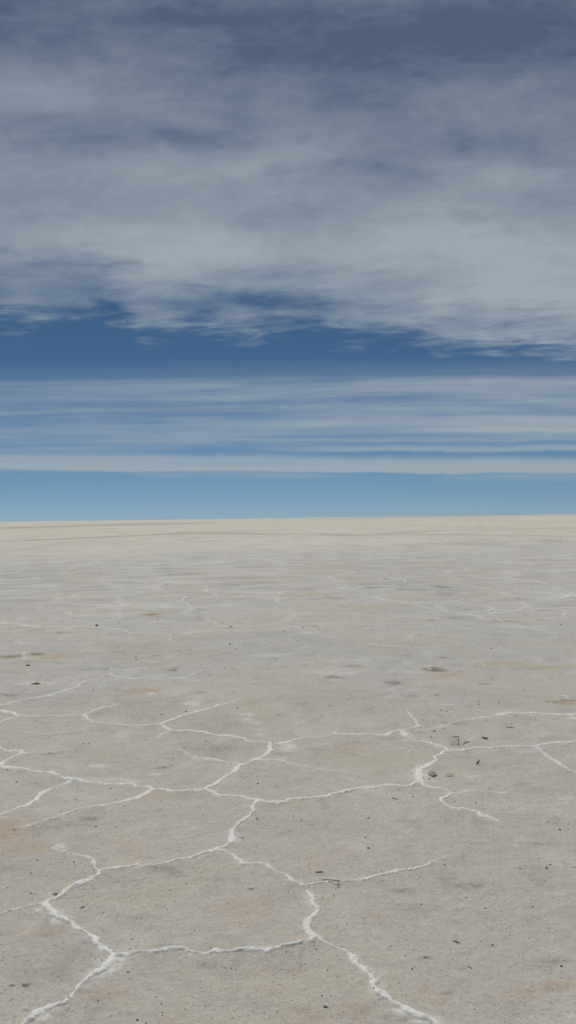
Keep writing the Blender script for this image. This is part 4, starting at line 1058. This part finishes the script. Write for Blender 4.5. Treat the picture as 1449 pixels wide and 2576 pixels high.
dens = T.ramp(Tn, .20, .62, .74, .32, 'LINEAR')                       # thins out overhead
for b in [(480, 605, 240, 90, .32), (1300, 720, 360, 160, .24), (950, 600, 330, 70, .14), (1330, 610, 260, 60, .12), (1250, 860, 260, 30, .15),
          (650, 430, 300, 60, .10), (120, 560, 200, 120, .05), (150, 190, 280, 70, .13), (640, 852, 90, 12, .2), (900, 868, 90, 12, .2),
          (120, 780, 150, 30, .14), (390, 820, 80, 30, .14), (300, 760, 80, 30, .05), (300, 400, 300, 60, .06), (1150, 440, 300, 40, .06),
          (215, 725, 90, 40, -.26), (440, 735, 130, 26, -.14), (640, 778, 200, 26, -.40), (480, 800, 60, 14, -.1), (700, 640, 200, 40, -.10), (1130, 520, 200, 40, .10), (820, 828, 120, 14, -.5), (330, 650, 120, 20, -.10), (10, 705, 60, 26, -.18), (1010, 700, 130, 35, -.14), (1000, 860, 120, 14, -.35),
          (930, 105, 320, 80, -.22), (1380, 90, 140, 70, -.12), (520, 30, 300, 30, -.10), (450, 340, 200, 30, -.08), (900, 440, 140, 40, -.10), (180, 650, 130, 26, -.1), (740, 535, 160, 30, -.10), (950, 445, 90, 30, -.03), (1200, 345, 260, 50, -.03), (700, 415, 110, 40, .10), (250, 400, 160, 40, .08), (1250, 450, 150, 40, .10), (620, 690, 120, 22, -.10), (350, 635, 60, 14, -.12), (1390, 790, 120, 60, .10), (1000, 765, 140, 24, .08), (1200, 545, 130, 14, -.08), (60, 620, 60, 40, -.06), (1180, 880, 150, 10, -.25)]:
    dens = T.math('ADD', dens, blob(b[0], b[1], b[2], b[3], b[4] * 1.35))
tex = T.math('ADD', T.math('MULTIPLY', T.math('SUBTRACT', f_a, .5), .72), T.math('ADD', T.math('MULTIPLY', T.math('SUBTRACT', f_b, .5), .62), T.math('MULTIPLY', T.math('SUBTRACT', f_c, .5), .62)))
f_e = T.noise(T.mapping(ST, (20., 46., 1), (6, 2, 0), (0, 0, -.75)), 1., 7, .66, 1.1)
f_g = T.noise(T.mapping(ST, (7., 9., 1), (4, 9, 0)), 1., 9, .62, .9)
tex = T.math('MULTIPLY', T.math('ADD', tex, T.math('ADD', T.math('MULTIPLY', T.math('SUBTRACT', f_g, .5), .45), T.math('ADD', T.math('MULTIPLY', T.math('SUBTRACT', f_e, .5), .30), T.math('MULTIPLY', T.math('SUBTRACT', f_d, .5), .16)))), .72)
main_a = T.math('MULTIPLY', sheet, T.math('MAXIMUM', T.math('ADD', dens, tex), T.ramp(Tn, .30, .50, 0, .16)), clamp=True)
main_a = T.math('MULTIPLY', main_a, .96)

# low bands near the horizon
wob = T.math('ADD', T.math('MULTIPLY', T.math('SUBTRACT', T.noise(T.mapping(ST, (2.2, 5, 1)), 1., 5, .6), .5), .022), T.math('MULTIPLY', T.math('SUBTRACT', f_d, .5), .006))
Tw = T.math('ADD', Tn, wob)


def band(y0, y1, soft0, soft1, amt, slope=0., x0=None, x1=None, wobbly=True):
    """y0 top, y1 bottom in the view; slope in view pixels per pixel"""
    tt = T.math('ADD', Tw if wobbly else Tn2, T.math('MULTIPLY', S, slope))
    lo = T.ramp(tt, (1303 - y1 - soft1) / F, (1303 - y1 + soft1) / F)
    hi = T.ramp(tt, (1303 - y0 - soft0) / F, (1303 - y0 + soft0) / F, 1, 0)
    v = T.math('MULTIPLY', T.math('MULTIPLY', lo, hi), amt)
    if x0 is not None:
        a_, _ = cs(x0, 0); b_, _ = cs(x1, 0)
        v = T.math('MULTIPLY', v, T.ramp(S, a_, b_))
    return v


Tn2 = T.math('ADD', Tn, T.math('MULTIPLY', T.math('SUBTRACT', T.noise(T.mapping(ST, (5.5, 14, 1)), 1., 8, .62), .5), .014))
streak = T.noise(T.mapping(ST, (1.3, 60., 1), (3, 1, 0), (0, 0, 0)), 1., 6, .6, .25)
streak2 = T.noise(T.mapping(ST, (3.0, 34., 1), (8, 4, 0), (0, 0, .01)), 1., 7, .6, .35)
right = T.ramp(S, -.36, .30, .55, 1., 'LINEAR')
veil = T.math('MULTIPLY', band(950, 1125, 22, 18, .68), T.math('MULTIPLY', right, T.math('ADD', .34, T.math('ADD', T.ramp(streak, .38, .64, 0, .45), T.ramp(streak2, .38, .64, 0, .60)))))
low = T.math('MAXIMUM', veil, T.math('MULTIPLY', T.math('MAXIMUM', band(1147, 1187, 14, 4, .86, .022, wobbly=False), T.math('MULTIPLY', band(1152, 1204, 10, 9, .42, .022, wobbly=False), T.ramp(streak2, .42, .6))), T.math('ADD', .88, T.math('MULTIPLY', T.math('SUBTRACT', streak, .5), .9))))
low = T.math('MAXIMUM', low, T.math('MULTIPLY', band(950, 964, 12, 8, .45, .004), T.ramp(streak2, .3, .6, .4, 1)))
low = T.math('MAXIMUM', low, T.math('MULTIPLY', band(1020, 1034, 9, 9, .50, 0), T.ramp(S, -.25, 0., 1, .4)))
low = T.math('MAXIMUM', low, T.math('MULTIPLY', band(1103, 1114, 6, 6, .62, .012), T.ramp(S, -.33, -.2, 0, .9)))
low = T.math('MAXIMUM', low, T.math('MULTIPLY', band(1122, 1138, 7, 5, .62, .012), T.ramp(S, -.16, .12, 0, 1)))
low = T.math('MAXIMUM', low, T.math('MULTIPLY', band(1120, 1150, 8, 8, .30), T.ramp(streak, .45, .62)))
low = T.math('MAXIMUM', low, T.math('MULTIPLY', band(925, 1100, 30, 60, .22), right))
fg = T.ramp(dy, .0, .25)                                             # the low bands lie ahead only
back = T.math('MULTIPLY', T.ramp(dy, -.1, .3, 1, 0), T.ramp(T.math('ADD', f_a, T.math('MULTIPLY', T.math('SUBTRACT', f_b, .5), .6)), .35, .7, .1, .8))
low = T.math('ADD', T.math('MULTIPLY', low, fg), 0, clamp=True)
alpha = T.math('MAXIMUM', main_a, T.math('MAXIMUM', low, T.math('MULTIPLY', back, T.ramp(dz, .03, .2))), clamp=True)

hs = T.node('ShaderNodeHueSaturation'); T.put(hs.inputs['Color'], sky.outputs[0]); hs.inputs['Saturation'].default_value = 1.0; hs.inputs['Value'].default_value = 1.0
SKY_STR = .05
cloud_near = (.350 / SKY_STR, .412 / SKY_STR, .450 / SKY_STR)
cl = T.mix(T.ramp(Tn, .05, .5), cloud_near, (.345 / SKY_STR, .40 / SKY_STR, .44 / SKY_STR))
air = T.node('ShaderNodeValToRGB'); T.put(air.inputs[0], Tn)
air.color_ramp.elements[0].color = (.57, .775, 1.14, 1); air.color_ramp.elements[1].position = .25; air.color_ramp.elements[1].color = (.47, .65, .76, 1)
e_ = air.color_ramp.elements.new(.05); e_.color = (.53, .745, .94, 1); e2 = air.color_ramp.elements.new(.55); e2.color = (.54, .66, .73, 1)
clear = T.mix(1., hs.outputs[0], air.outputs[0], 'MULTIPLY')
outc = T.mix(alpha, clear, cl)
T.put(bg.inputs['Color'], outc); bg.inputs['Strength'].default_value = SKY_STR

# ------------------------------------------------------------------ render settings
scn.view_settings.view_transform = 'Standard'
scn.view_settings.look = 'None'
scn.view_settings.exposure = 0.0
scn.view_settings.gamma = 1
scn.render.engine = 'CYCLES'
scn.render.resolution_x = 576; scn.render.resolution_y = 1024
